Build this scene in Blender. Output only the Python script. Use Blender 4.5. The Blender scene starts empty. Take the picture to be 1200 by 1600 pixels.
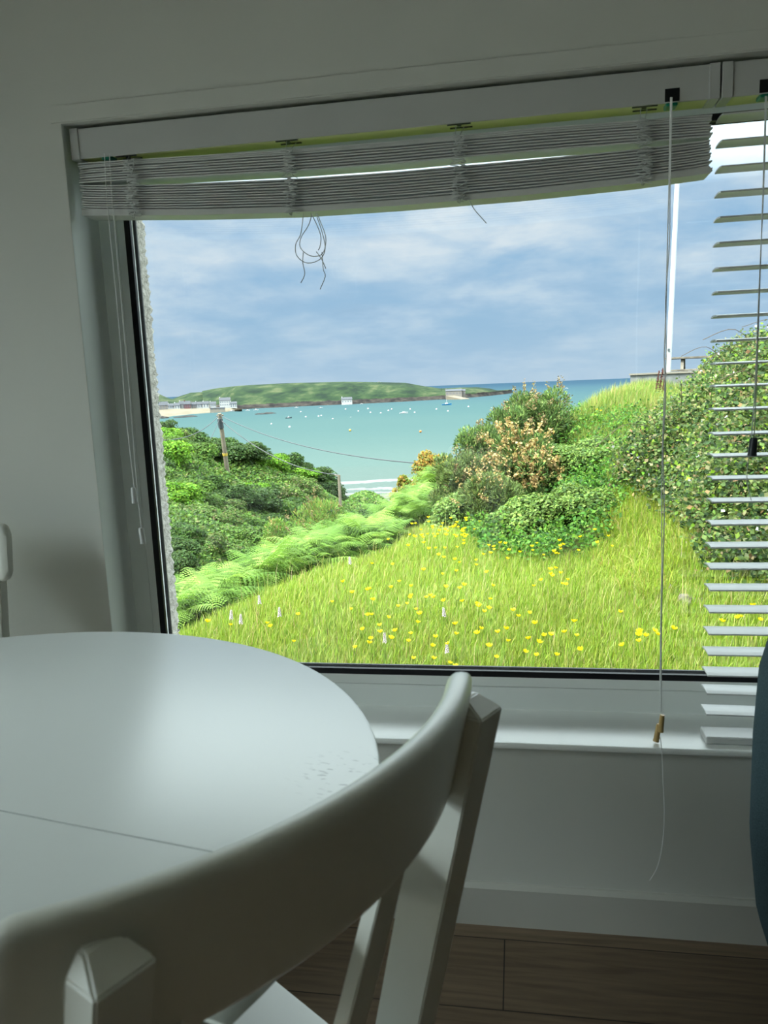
import bpy, bmesh, math, random
import numpy as np
from math import sin, cos, tan, pi, radians, sqrt, atan2
from mathutils import Vector, Matrix
random.seed(7); rng = np.random.default_rng(11)
SC = bpy.context.scene; COL = SC.collection

# ------------------------------------------------------------------ camera
HC = 1.1586
F_PX = 1233.5
PITCH, ROLL, YAW = radians(9.3696), radians(2.3649), radians(9.7982)
cF = np.array([-sin(YAW)*cos(PITCH), cos(YAW)*cos(PITCH), -sin(PITCH)])
_R0 = np.array([cos(YAW), sin(YAW), 0.0]); _U0 = np.cross(_R0, cF)
cR = _R0*cos(ROLL)-_U0*sin(ROLL); cU = np.cross(cR, cF)
CAM = np.array([0, 0, HC])
cd = bpy.data.cameras.new('camera'); cam = bpy.data.objects.new('camera', cd); COL.objects.link(cam)
cd.sensor_fit = 'HORIZONTAL'; cd.sensor_width = 36; cd.lens = F_PX/1200*36
cd.clip_start = 0.02; cd.clip_end = 120000
cd.dof.use_dof = True; cd.dof.focus_distance = 4.5; cd.dof.aperture_fstop = cd.lens/2.2
M = Matrix(((cR[0], cU[0], -cF[0], 0), (cR[1], cU[1], -cF[1], 0), (cR[2], cU[2], -cF[2], HC), (0, 0, 0, 1)))
cam.matrix_world = M; SC.camera = cam

def ray(x, y): return cF+cR*(x-600)/F_PX-cU*(y-800)/F_PX
def at_y(x, y, Y): d = ray(x, y); return CAM+d*(Y/d[1])
def at_z(x, y, z): d = ray(x, y); return CAM+d*((z-HC)/d[2])
def at_r(x, y, r): d = ray(x, y); return CAM+d*(r/math.hypot(d[0], d[1]))
def proj(P):
    Q = np.atleast_2d(P)-CAM; d = Q@cF; d = np.where(d < .01, .01, d)
    return np.stack([600+F_PX*(Q@cR)/d, 800-F_PX*(Q@cU)/d], 1)
def horizon_y(x): return proj(CAM+np.array([ray(x, 600)[0], ray(x, 600)[1], 0])*100)[0][1]

# ------------------------------------------------------------------ view, world, sun
SC.view_settings.view_transform = 'Standard'; SC.view_settings.look = 'None'
SC.view_settings.exposure = 0.0; SC.view_settings.gamma = 1.0; SC.view_settings.use_curve_mapping = False
try:
    SC.cycles.use_denoising = True; SC.cycles.max_bounces = 14; SC.cycles.diffuse_bounces = 8
    SC.cycles.transparent_max_bounces = 24; SC.cycles.sample_clamp_indirect = 8; SC.cycles.caustics_reflective = False; SC.cycles.caustics_refractive = False
except Exception: pass
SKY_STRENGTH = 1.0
SKY_FILL_HIGH, SKY_FILL_GLOW, SKY_FILL_SIDE = 11.0, 26.0, 7.0  # added sky gains that light the room from outside the view
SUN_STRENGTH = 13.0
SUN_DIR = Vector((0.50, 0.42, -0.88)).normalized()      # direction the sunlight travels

class NT:
    def __init__(s, tree): s.t = tree; s.n = tree.nodes; s.l = tree.links
    def __call__(s, typ, ins=None, **kw):
        nd = s.n.new(typ)
        for k, v in kw.items(): setattr(nd, k, v)
        for k, v in (ins or {}).items():
            sock = nd.inputs[k]
            if isinstance(v, bpy.types.NodeSocket): s.l.new(v, sock)
            else: sock.default_value = v
        return nd
    def math(s, op, a, b=0.0, c=None):
        ins = {0: a, 1: b}
        if c is not None: ins[2] = c
        return s('ShaderNodeMath', ins, operation=op).outputs[0]
    def ramp(s, fac, stops, interp='LINEAR'):
        nd = s('ShaderNodeValToRGB', {0: fac}); cr = nd.color_ramp; cr.interpolation = interp
        while len(cr.elements) < len(stops): cr.elements.new(0.5)
        for e, (p, c) in zip(cr.elements, stops): e.position = p; e.color = (*c, 1) if len(c) == 3 else c
        return nd.outputs[0]
    def mix(s, f, a, b, mode='MIX'):
        nd = s.n.new('ShaderNodeMix'); nd.data_type = 'RGBA'; nd.blend_type = mode
        for k, v in ((0, f), (6, a), (7, b)):
            sock = nd.inputs[k]
            if isinstance(v, bpy.types.NodeSocket): s.l.new(v, sock)
            else: sock.default_value = (*v, 1) if isinstance(v, (tuple, list)) and len(v) == 3 else v
        return nd.outputs[2]

def srgb(r, g, b):
    f = lambda c: (c/255/12.92) if c/255 <= .04045 else ((c/255+.055)/1.055)**2.4
    return (f(r), f(g), f(b))

W = bpy.data.worlds.new('sky'); SC.world = W; W.use_nodes = True
w = NT(W.node_tree); W.node_tree.nodes.clear()
tc = w('ShaderNodeTexCoord').outputs['Generated']
sp = w('ShaderNodeSeparateXYZ', {0: tc}); X_, Y_, Z_ = sp.outputs
elev = w.math('MAXIMUM', Z_, 0.0)
az = w.math('ARCTAN2', X_, Y_)
# clear sky behind the cloud, then two decks of cloud
base = w.ramp(elev, [(0.0, srgb(182, 210, 234)), (0.06, srgb(164, 200, 230)), (0.3, srgb(150, 194, 234)), (1.0, srgb(80, 130, 200))])
den = w.math('ADD', elev, 0.22)
cx = w.math('DIVIDE', X_, den); cy = w.math('DIVIDE', Y_, den)
cv = w('ShaderNodeCombineXYZ', {0: cx, 1: cy, 2: 0.0}).outputs[0]
cvs = w('ShaderNodeVectorMath', {0: cv, 1: (1.0, 1.0, 1.0)}, operation='MULTIPLY').outputs[0]
n1 = w('ShaderNodeTexNoise', {'Vector': cvs, 'Scale': 1.5, 'Detail': 10.0, 'Roughness': 0.58, 'Distortion': 0.25}).outputs[0]
n2 = w('ShaderNodeTexNoise', {'Vector': cvs, 'Scale': 0.75, 'Detail': 4.0, 'Roughness': 0.5}).outputs[0]
n3 = w('ShaderNodeTexNoise', {'Vector': cvs, 'Scale': 4.0, 'Detail': 8.0, 'Roughness': 0.6}).outputs[0]
cover = w.ramp(n1, [(0.36, (0, 0, 0)), (0.56, (1, 1, 1))])
elb = w.ramp(elev, [(0.0, (0.35,)*3), (0.05, (0.55,)*3), (0.13, (1,)*3), (1, (1,)*3)])
cover = w.math('MULTIPLY', cover, elb)
shade = w.math('ADD', w.math('MULTIPLY', n2, 0.55), w.math('MULTIPLY', n3, 0.5))
band = w.ramp(elev, [(0.0, (0.10,)*3), (0.03, (0.05,)*3), (0.085, (-0.0,)*3), (0.15, (0.12,)*3), (0.24, (0.05,)*3), (1, (0.05,)*3)])
shade = w.math('ADD', shade, band)
ccol = w.ramp(shade, [(0.40, srgb(160, 192, 222)), (0.50, srgb(182, 210, 236)), (0.58, srgb(204, 225, 243)), (0.70, srgb(226, 238, 248))])
skyc = w.mix(cover, base, ccol)
# ground half of the world: dull green land below the horizon
low = w.ramp(w.math('MULTIPLY', Z_, -1.0), [(0.0, srgb(150, 185, 200)), (0.02, srgb(90, 110, 60)), (1, srgb(90, 110, 60))])
# sky gain added outside the view, overhead, sunward and right, to light the room
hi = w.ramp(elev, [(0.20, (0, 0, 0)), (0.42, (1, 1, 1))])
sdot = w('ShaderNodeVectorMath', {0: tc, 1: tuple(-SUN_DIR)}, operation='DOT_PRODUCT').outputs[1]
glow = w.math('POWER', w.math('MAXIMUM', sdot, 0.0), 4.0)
gain = w.math('ADD', w.math('MULTIPLY', hi, SKY_FILL_HIGH), w.math('MULTIPLY', glow, SKY_FILL_GLOW))
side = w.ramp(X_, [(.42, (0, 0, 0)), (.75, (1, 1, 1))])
gain = w.math('ADD', gain, w.math('MULTIPLY', side, SKY_FILL_SIDE))
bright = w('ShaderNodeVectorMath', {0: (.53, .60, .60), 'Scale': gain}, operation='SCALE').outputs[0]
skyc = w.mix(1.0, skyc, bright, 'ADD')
final = w.mix(w.math('LESS_THAN', Z_, -0.012), skyc, low)
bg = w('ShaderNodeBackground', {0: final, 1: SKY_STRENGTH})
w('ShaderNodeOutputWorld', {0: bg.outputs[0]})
try: W.cycles.sample_map_resolution = 1024
except Exception: pass

sd = bpy.data.lights.new('sun', 'SUN'); sd.energy = SUN_STRENGTH; sd.angle = radians(1.0); sd.color = (1.0, 0.95, 0.86)
so = bpy.data.objects.new('sun', sd); COL.objects.link(so); so.rotation_euler = SUN_DIR.to_track_quat('-Z', 'Y').to_euler(); so.location = (-8, -3, 12)

def portal(name, loc, rot, sx, sy):
    l = bpy.data.lights.new(name, 'AREA'); l.shape = 'RECTANGLE'; l.size = sx; l.size_y = sy; l.cycles.is_portal = True
    o = bpy.data.objects.new(name, l); COL.objects.link(o); o.location = loc; o.rotation_euler = rot
WX0, WX1, WZ0, WZ1 = -0.887, 1.95, 0.416, 1.69      # window opening in the window wall
portal('window_portal', ((WX0+WX1)/2, 1.93, (WZ0+WZ1)/2), (-pi/2, 0, 0), WX1-WX0, WZ1-WZ0)
PX, PY0, PY1, PZ1 = -2.6, -1.6, 1.0, 2.15           # glazed patio opening in the left wall
portal('patio_portal', (PX-.32, (PY0+PY1)/2, PZ1/2), (0, -pi/2, 0), PZ1, PY1-PY0)

# ------------------------------------------------------------------ materials
def mat(name, col=(.8, .8, .8), rough=.5, spec=.5, metal=0, noise=None, bump=None, coat=0, trans=None, coords='Object'):
    m = bpy.data.materials.new(name); m.use_nodes = True; t = NT(m.node_tree); m.node_tree.nodes.clear()
    b = t('ShaderNodeBsdfPrincipled'); o = t('ShaderNodeOutputMaterial', {0: b.outputs[0]})
    b.inputs['Base Color'].default_value = (*col, 1); b.inputs['Roughness'].default_value = rough
    b.inputs['Specular IOR Level'].default_value = spec; b.inputs['Metallic'].default_value = metal
    b.inputs['Coat Weight'].default_value = coat
    tcn = t('ShaderNodeTexCoord').outputs[coords]
    if noise:
        sc, amt, c2 = noise
        n = t('ShaderNodeTexNoise', {'Vector': tcn, 'Scale': sc, 'Detail': 5.0}).outputs[0]
        f = t.ramp(n, [(.4, (0, 0, 0)), (.65, (amt,)*3)])
        t.l.new(t.mix(f, col, c2), b.inputs['Base Color'])
    if bump:
        sc, st, d = bump
        n = t('ShaderNodeTexNoise', {'Vector': tcn, 'Scale': sc, 'Detail': 6.0}).outputs[0]
        bn = t('ShaderNodeBump', {'Height': n, 'Strength': st, 'Distance': d}); t.l.new(bn.outputs[0], b.inputs['Normal'])
    m['b'] = 1
    return m, t, b
MT = {}
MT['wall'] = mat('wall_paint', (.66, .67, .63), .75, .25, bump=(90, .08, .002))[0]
MT['wall_dim'] = mat('unseen_dim_wall', (.34, .36, .33), .75, .25)[0]  # walls out of view darkened to cut bounce onto the chair back
MT['reveal'] = mat('reveal_paint', (.80, .83, .80), .6, .3, bump=(60, .06, .002))[0]
MT['ceil'] = mat('ceiling_paint', (.75, .76, .73), .8, .2)[0]
MT['base'] = mat('skirting_gloss', (.58, .58, .54), .4, .4)[0]
MT['upvc'] = mat('window_frame_white', (.82, .85, .83), .35, .4)[0]
MT['sill'] = mat('sill_gloss_paint', (.88, .90, .88), .28, .5, bump=(25, .04, .001))[0]
MT['gasket'] = mat('black_rubber', (.006, .006, .008), .5, .3)[0]
MT['alu'] = mat('spacer_aluminium', (.55, .58, .6), .35, .5, .6)[0]
MT['white'] = mat('white_lacquer', (.66, .67, .62), .34, .5, bump=(300, .02, .0004))[0]
MT['seat'] = mat('white_seat_lacquer', (.76, .77, .74), .3, .5)[0]
MT['slat'] = mat('blind_slat_white', (.66, .67, .66), .4, .4)[0]
MT['rail'] = mat('blind_headrail_white', (.54, .55, .54), .5, .3)[0]
MT['foam'] = mat('yellow_green_underside', (.80, .82, .44), .6, .2)[0]  # yellow-green base colour under the headrail
MT['cord'] = mat('blind_cord_white', (.85, .86, .86), .7, .2)[0]
MT['tape'] = mat('ladder_string_grey', (.62, .64, .63), .8, .2)[0]
MT['greenp'] = mat('green_plastic', (.005, .18, .11), .4, .4)[0]
MT['black'] = mat('black_slot', (.008, .01, .012), .5, .3)[0]
MT['dark'] = mat('dark_plastic', (.03, .035, .04), .4, .4)[0]
MT['gold'] = mat('pale_wood_tassel', (.50, .33, .12), .45, .4)[0]
MT['teal'] = mat('dark_teal_fabric', (.030, .055, .066), .95, .1, noise=(500, 1, (.06, .10, .115)), bump=(700, .8, .002))[0]
MT['legwood'] = mat('dark_leg_wood', (.10, .06, .035), .5, .3)[0]
MT['render_ext'] = mat('rough_render', (.30, .29, .26), .95, .1, noise=(60, 1, (.18, .17, .15)), bump=(120, 1, .01))[0]
MT['roofs'] = mat('slate', (.08, .085, .10), .8, .2)[0]

def wood_floor():
    m, t, b = mat('laminate_floor', (.2, .15, .1), .42, .4)
    tcn = t('ShaderNodeTexCoord').outputs['Object']
    mp = t('ShaderNodeMapping', {'Vector': tcn, 'Location': (0.04+1.3*3, 0.025+.19*20, 0)}).outputs[0]
    br = t('ShaderNodeTexBrick', {'Vector': mp, 'Color1': (*srgb(136, 118, 98), 1), 'Color2': (*srgb(118, 100, 82), 1), 'Mortar': (.015, .01, .008, 1), 'Scale': 1.0,
        'Mortar Size': .0014, 'Mortar Smooth': .2, 'Bias': 0.0, 'Brick Width': 1.3, 'Row Height': .19}, offset=.37, squash=1.0)
    st = t('ShaderNodeMapping', {'Vector': tcn, 'Scale': (1.6, 24, 1)}).outputs[0]
    g = t('ShaderNodeTexNoise', {'Vector': st, 'Scale': 2.0, 'Detail': 9.0, 'Roughness': .65, 'Distortion': 1.3}).outputs[0]
    st2 = t('ShaderNodeMapping', {'Vector': tcn, 'Scale': (1.2, 7, 1)}).outputs[0]
    wv = t('ShaderNodeTexWave', {'Vector': st2, 'Scale': 2.2, 'Distortion': 9.0, 'Detail': 4.0, 'Detail Scale': 1.2}, bands_direction='Y').outputs[1]
    f = t.math('ADD', t.math('MULTIPLY', g, .85), t.math('MULTIPLY', wv, .12))
    gc = t.ramp(f, [(.22, (.50, .47, .44)), (.5, (.86, .84, .82)), (.75, (1.12, 1.1, 1.08))])
    t.l.new(t.mix(1.0, br.outputs[0], gc, 'MULTIPLY'), b.inputs['Base Color'])
    bn = t('ShaderNodeBump', {'Height': f, 'Strength': .12, 'Distance': .002}); t.l.new(bn.outputs[0], b.inputs['Normal'])
    return m
MT['floor'] = wood_floor()

_q = at_z(541, 1212, .74)-np.array([-.696, .705, 0]); SCUFF = (_q[0]*cos(.188)-_q[1]*sin(.188), _q[0]*sin(.188)+_q[1]*cos(.188), .74)
def table_mat():
    m, t, b = mat('table_white_lacquer', (.58, .605, .60), .30, .30)
    tcn = t('ShaderNodeTexCoord').outputs['Object']
    # wear scuffs near one spot of the rim
    d = t('ShaderNodeVectorMath', {0: tcn, 1: SCUFF}, operation='DISTANCE').outputs[1]
    sm = t('ShaderNodeMapping', {'Vector': tcn, 'Rotation': (0, 0, .6), 'Scale': (60, 190, 0)}).outputs[0]
    n = t('ShaderNodeTexNoise', {'Vector': sm, 'Scale': 1.0, 'Detail': 2.0}).outputs[0]
    f = t.math('MULTIPLY', t.ramp(n, [(.60, (0,)*3), (.68, (1,)*3)]), t.ramp(d, [(.02, (1,)*3), (.07, (0,)*3)]))
    t.l.new(t.mix(t.math('MULTIPLY', f, .75), (.58, .605, .59), (.16, .17, .18)), b.inputs['Base Color'])
    return m
MT['table'] = table_mat()

def glass_mat():
    m = bpy.data.materials.new('window_glass'); m.use_nodes = True; t = NT(m.node_tree); m.node_tree.nodes.clear()
    tr = t('ShaderNodeBsdfTransparent', {0: (.97, .985, .98, 1)}); gl = t('ShaderNodeBsdfGlossy', {0: (1, 1, 1, 1), 1: 0.0})
    fr = t('ShaderNodeFresnel', {0: 1.45}).outputs[0]
    mx = t('ShaderNodeMixShader', {0: fr, 1: tr.outputs[0], 2: gl.outputs[0]}); t('ShaderNodeOutputMaterial', {0: mx.outputs[0]})
    return m
MT['glass'] = glass_mat()

def leaf_mat(name, transl=.45, rough=.5, gain=1.0):
    m = bpy.data.materials.new(name); m.use_nodes = True; t = NT(m.node_tree); m.node_tree.nodes.clear()
    a = t('ShaderNodeAttribute', attribute_name='tint').outputs[0]
    b = t('ShaderNodeBsdfPrincipled', {'Base Color': a, 'Roughness': rough, 'Specular IOR Level': .08})
    tl = t('ShaderNodeBsdfTranslucent', {0: t.mix(1.0, a, (1.12*gain, 1.07*gain, .8*gain), 'MULTIPLY')})
    mx = t('ShaderNodeMixShader', {0: transl, 1: b.outputs[0], 2: tl.outputs[0]}); t('ShaderNodeOutputMaterial', {0: mx.outputs[0]})
    return m
MT['leaf'] = leaf_mat('leaf'); MT['grass'] = leaf_mat('grass_blade', .4, .45)
MT['petal'] = leaf_mat('petal', .3, .4, 1.0)

# ------------------------------------------------------------------ mesh helpers
def link_mesh(name, me, parent=None, m=None):
    o = bpy.data.objects.new(name, me); COL.objects.link(o)
    if parent is not None: o.parent = parent
    if m is not None and not me.materials: me.materials.append(m)
    return o
def np_mesh(name, V, Fq, m, parent=None, tint=None, smooth=False):
    """V (n,3); Fq list of arrays each (k, corners)"""
    V = np.asarray(V, np.float32); me = bpy.data.meshes.new(name)
    if isinstance(Fq, np.ndarray): Fq = [Fq]
    loops = np.concatenate([f.reshape(-1) for f in Fq]).astype(np.int32)
    tot = np.concatenate([np.full(len(f), f.shape[1], np.int32) for f in Fq])
    start = np.concatenate([[0], np.cumsum(tot)[:-1]]).astype(np.int32)
    me.vertices.add(len(V)); me.vertices.foreach_set('co', V.reshape(-1))
    me.loops.add(len(loops)); me.loops.foreach_set('vertex_index', loops)
    me.polygons.add(len(tot)); me.polygons.foreach_set('loop_start', start)
    try: me.polygons.foreach_set('loop_total', tot)
    except Exception: pass
    if smooth: me.polygons.foreach_set('use_smooth', np.ones(len(tot), bool))
    me.update(calc_edges=True)
    if tint is not None:
        at = me.color_attributes.new('tint', 'FLOAT_COLOR', 'POINT')
        c = np.ones((len(V), 4), np.float32); c[:, :3] = tint; at.data.foreach_set('color', c.reshape(-1))
    me.materials.append(m)
    return link_mesh(name, me, parent)
class MB:
    """collects shapes into one bmesh"""
    def __init__(s): s.bm = bmesh.new()
    def box(s, x0, x1, y0, y1, z0, z1, bev=0.0, seg=2, mtx=None):
        b = bmesh.new(); bmesh.ops.create_cube(b, size=1)
        for v in b.verts: v.co = Vector(((x0+x1)/2+v.co.x*(x1-x0), (y0+y1)/2+v.co.y*(y1-y0), (z0+z1)/2+v.co.z*(z1-z0)))
        if bev: bmesh.ops.bevel(b, geom=b.edges[:], offset=bev, segments=seg, affect='EDGES', profile=.5)
        if mtx is not None: bmesh.ops.transform(b, matrix=mtx, verts=b.verts)
        s.add(b); return s
    def add(s, b):
        me = bpy.data.meshes.new('t'); b.to_mesh(me); b.free(); s.bm.from_mesh(me); bpy.data.meshes.remove(me)
    def hull(s, rings, cap=True, bev=0):
        """loft of rings (lists of points, same length)"""
        b = bmesh.new(); R = [[b.verts.new(p) for p in r] for r in rings]; n = len(R[0])
        for a, c in zip(R, R[1:]):
            for i in range(n): b.faces.new((a[i], a[(i+1) % n], c[(i+1) % n], c[i]))
        if cap: b.faces.new(R[0][::-1]); b.faces.new(R[-1])
        bmesh.ops.recalc_face_normals(b, faces=b.faces)
        if bev: bmesh.ops.bevel(b, geom=[e for e in b.edges if e.calc_face_angle(0) > .5], offset=bev, segments=2, affect='EDGES')
        s.add(b); return s
    def tube(s, pts, r, n=6, r1=None):
        pts = [Vector(p) for p in pts]; rings = []; up = None
        for i, p in enumerate(pts):
            d = (pts[min(i+1, len(pts)-1)]-pts[max(i-1, 0)])
            if d.length < 1e-9: d = Vector((0, 0, 1))
            d.normalize()
            if up is None: up = d.orthogonal().normalized()
            up = (up-d*up.dot(d)); up = up.normalized() if up.length > 1e-6 else d.orthogonal().normalized()
            q = d.cross(up); rr = r if r1 is None else r+(r1-r)*i/(len(pts)-1)
            rings.append([p+(up*cos(2*pi*k/n)+q*sin(2*pi*k/n))*rr for k in range(n)])
        return s.hull(rings)
    def lathe(s, prof, c=(0, 0, 0), n=48):
        """prof: (r,z) list open; closed by caps when r==0"""
        c = Vector(c); rings = [[c+Vector((max(r, 1e-4)*cos(2*pi*k/n), max(r, 1e-4)*sin(2*pi*k/n), z)) for k in range(n)] for r, z in prof]
        return s.hull(rings)
    def build(s, name, m, parent=None, smooth=None):
        me = bpy.data.meshes.new(name); s.bm.to_mesh(me); s.bm.free(); me.materials.append(m)
        if smooth is not None:
            for p in me.polygons: p.use_smooth = True
            try: me.set_sharp_from_angle(angle=radians(smooth))
            except Exception: pass
        return link_mesh(name, me, parent)
def tag(o, label, cat, group=None, kind=None):
    o['label'] = label; o['category'] = cat
    if group: o['group'] = group
    if kind: o['kind'] = kind
    return o
def thing(name, label, cat, loc=(0, 0, 0), rz=0, group=None):
    o = bpy.data.objects.new(name, None); COL.objects.link(o); o.location = loc; o.rotation_euler = (0, 0, rz); o.empty_display_size = .1
    return tag(o, label, cat, group)
def struct(o, label=None):
    o['kind'] = 'structure'
    if label: o['label'] = label
    return o
def copy_tree(o, parent=None):
    c = o.copy(); COL.objects.link(c)
    if parent is not None: c.parent = parent
    for ch in list(o.children): copy_tree(ch, c)
    return c

# ------------------------------------------------------------------ room shell
RX0, RX1, RY0, RY1, RH = -2.6, 4.2, -4.8, 1.55, 2.4
T = .35
struct(MB().box(RX0-T, RX1+T, RY0-T, RY1+T, -.12, 0).build('floor', MT['floor']), 'brown wood laminate floor')
struct(MB().box(RX0-T, RX1+T, RY0-T, RY1+T, RH, RH+.15).build('ceiling', MT['ceil']), 'white ceiling')
b = MB()
b.box(RX0-T, WX0-.03, RY1, RY1+.2, 0, RH); b.box(WX1, RX1+T, RY1, RY1+.2, 0, RH)
b.box(WX0-.03, WX1, RY1, RY1+.2, WZ1, RH); b.box(WX0-.03, WX1, RY1, RY1+.2, 0, WZ0-.012)
b.hull([[(WX0, RY1, z), (WX0-.025, 1.7095, z), (WX0-.03, 1.7095, z), (WX0-.03, RY1, z)] for z in (WZ0-.012, WZ1)])
struct(b.build('wall_front', MT['wall']), 'off-white painted wall around the window')
b = MB(); b.hull([[(WX0+.0004, RY1+.0015, z), (WX0-.0246, 1.7095, z), (WX0-.0256, 1.7095, z), (WX0-.0006, RY1+.0015, z)] for z in (WZ0, WZ1)])
struct(b.build('trim_4', MT['reveal']), 'pale painted reveal at the left of the window')
b = MB()
b.box(PX-T, PX, RY0-T, PY0, 0, RH); b.box(PX-T, PX, PY1, RY1, 0, RH); b.box(PX-T, PX, PY0, PY1, PZ1, RH)
struct(b.build('wall_left', MT['wall']))
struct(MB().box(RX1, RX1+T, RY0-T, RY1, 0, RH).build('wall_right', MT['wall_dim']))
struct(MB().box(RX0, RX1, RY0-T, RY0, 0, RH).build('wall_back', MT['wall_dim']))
# raised plaster bead above the opening and skirting
struct(MB().box(WX0-.02, WX1, RY1-.0025, RY1+.01, WZ1+.002, WZ1+.034, .001).build('trim_1', MT['wall']), 'thin plaster bead above the window')
b = MB(); b.box(RX0, RX1, RY1-.016, RY1+.01, 0, .086); b.hull([[(x, RY1-.016, .086), (x, RY1-.006, .0925), (x, RY1+.01, .0925), (x, RY1+.01, .086)] for x in (RX0, RX1)])
struct(b.build('baseboard_front', MT['base']), 'white skirting board under the window')
b = MB(); b.box(PX, PX+.016, PY1, RY1-.016, 0, .09, .003)
struct(b.build('baseboard_left', MT['base']))
# sill board
b = MB(); b.box(WX0-.02, WX1, RY1-.012, 1.735, WZ0-.013, WZ0, .004, 3)
struct(b.build('trim_2', MT['sill'], smooth=35), 'white gloss window sill')
# outer leaf of the wall with rough render reveal
b = MB()
b.box(RX0-T, -1.0, 1.75, 1.9, -.5, 2.75); b.box(WX1+.1, RX1+T, 1.75, 1.9, -.5, 2.75)
b.box(-1.0, WX1+.1, 1.75, 1.9, 1.70, 2.75); b.box(-1.0, WX1+.1, 1.75, 1.9, -.5, .40)
struct(b.build('wall_exterior', MT['render_ext']))
nz, ny = 220, 8; V = []
for i in range(nz):
    z = .38+1.36*i/(nz-1)
    for j in range(ny):
        f = j/(ny-1); n = random.uniform(0, .007)*(.3+f)
        V.append((-.868-.040*f+n, 1.768+.15*f+random.uniform(0, .003), z))
    V.append((-1.02, 1.768+.15, z)); V.append((-1.02, 1.768, z))
V = np.array(V); n_ = ny+2; q = []
for i in range(nz-1):
    for j in range(n_): q.append((i*n_+j, i*n_+(j+1) % n_, (i+1)*n_+(j+1) % n_, (i+1)*n_+j))
o = np_mesh('trim_3', V, np.array(q), MT['render_ext']); struct(o, 'rough rendered outer reveal seen through the glass')
# roof over the house, so that the sun and sky reach the room only through its openings
b = MB(); b.hull([[(x, RY0-.9, 2.56), (x, -1.8, 4.0), (x, RY1+.38, 2.56), (x, RY1+.38, 2.62), (x, -1.8, 4.1), (x, RY0-.9, 2.62)][::1] for x in (RX0-.8, RX1+.8)])
struct(b.build('roof', MT['roofs']))

# window: frame, bead, gasket, spacer, glass
GX0, GX1, GZ0, GZ1 = -.853, 1.90, .492, 1.640; FY = 1.71
w1 = bpy.data.objects.new('window_1', None); COL.objects.link(w1); struct(w1, 'wide white framed picture window looking over the bay')
b = MB()
b.box(-.935, GX0-.018, FY, 1.79, WZ0, 1.70); b.box(GX1+.018, WX1, FY, 1.79, WZ0, 1.70)
b.box(GX0-.018, GX1+.018, FY, 1.79, GZ1+.018, 1.70); b.box(GX0-.018, GX1+.018, FY, 1.79, WZ0, GZ0-.0238)
b.build('window_frame', MT['upvc'], w1)
b = MB()
def pane_ring(b, o0, o1, y0, y1, yi):
    """mitred ring from outer offset o0 (at depth y0) to inner offset o1 (at depth yi)"""
    A = [(GX0-o0, GZ0-o0), (GX1+o0, GZ0-o0), (GX1+o0, GZ1+o0), (GX0-o0, GZ1+o0)]
    B = [(GX0-o1, GZ0-o1), (GX1+o1, GZ0-o1), (GX1+o1, GZ1+o1), (GX0-o1, GZ1+o1)]
    bb = bmesh.new(); L = []
    for P, y in ((A, y0), (B, yi), (B, y1), (A, y1)): L.append([bb.verts.new((p[0], y, p[1])) for p in P])
    for r in range(4):
        a, c = L[r], L[(r+1) % 4]
        for i in range(4): bb.faces.new((a[i], a[(i+1) % 4], c[(i+1) % 4], c[i]))
    bmesh.ops.recalc_face_normals(bb, faces=bb.faces); b.add(bb)
pane_ring(b, .0225, .004, FY+.0005, 1.78, FY+.012)
b.build('glazing_bead', MT['upvc'], w1)
b = MB(); pane_ring(b, .006, -.007, FY+.011, 1.735, FY+.016); b.build('gasket', MT['gasket'], w1)
b = MB(); b.box(GX0-.018, GX0-.0005, 1.7372, 1.7555, GZ0, GZ1); b.build('outer_bead', MT['upvc'], w1)
b = MB(); pane_ring(b, .02, -.006, 1.756, 1.762, 1.757); b.build('outer_gasket', MT['gasket'], w1)
b = MB(); b.box(GX0-.003, GX1+.003, 1.7335, 1.7365, GZ0-.003, GZ1+.003); b.build('glass', MT['glass'], w1)
# patio door opening on the left, glazed
d1 = bpy.data.objects.new('door_1', None); COL.objects.link(d1); struct(d1, 'glazed patio door in the left wall')
b = MB()
for y in (PY0, (PY0+PY1)/2-.03, PY1-.06): b.box(PX-.2, PX-.13, y, y+.06, 0, PZ1)
b.box(PX-.2, PX-.13, PY0, PY1, 0, .07); b.box(PX-.2, PX-.13, PY0, PY1, PZ1-.06, PZ1); b.build('door_frame', MT['upvc'], d1)
b = MB(); b.box(PX-.167, PX-.163, PY0+.06, PY1-.06, .07, PZ1-.06); b.build('glass', MT['glass'], d1)
MT['patio'] = mat('pale_paving', (.55, .53, .48), .9, .1, noise=(8, 1, (.42, .40, .36)))[0]
struct(MB().box(-6.5, RX0-T, -6, 1.4, -.2, -.12).build('terrace', MT['patio']))
struct(MB().box(RX0-T, RX1+T, 1.9, 2.9, -.2, -.09).build('bounce_paving', MT['patio']), 'added unseen pale paving that bounces light up to the blinds')  # added out of view to reflect neutral light onto ceiling and blinds

# ------------------------------------------------------------------ blinds
def P3(a): return Vector(tuple(float(v) for v in a))
bl = thing('venetian_blind', 'white slatted blind pulled up into a sagging stack at the top of the window', 'blind', (0, 0, 0))
bl2 = thing('venetian_blind', 'white slatted blind hanging open down to the sill at the right', 'blind', (0, 0, 0))
YB = 1.562
def headrail(x0, x1, par):
    b = MB(); b.box(x0, x1, YB, YB+.004, 1.6245, 1.6815, .0012)          # valance front
    b.box(x0+.001, x1-.001, YB+.004, YB+.058, 1.633, 1.6805, .001)
    b.box(x0-.0008, x0+.017, YB-.0022, YB+.05, 1.6235, 1.6825, .001); b.box(x1-.017, x1+.0008, YB-.0022, YB+.05, 1.6235, 1.6825, .001)
    h = b.build('headrail', MT['rail'], par)
    MB().box(x0+.017, x1-.017, YB+.005, YB+.056, 1.6265, 1.6325).build('rail_underside', MT['foam'], par)
    return h
headrail(-.876, .356, bl); headrail(.361, 1.62, bl2)
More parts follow.
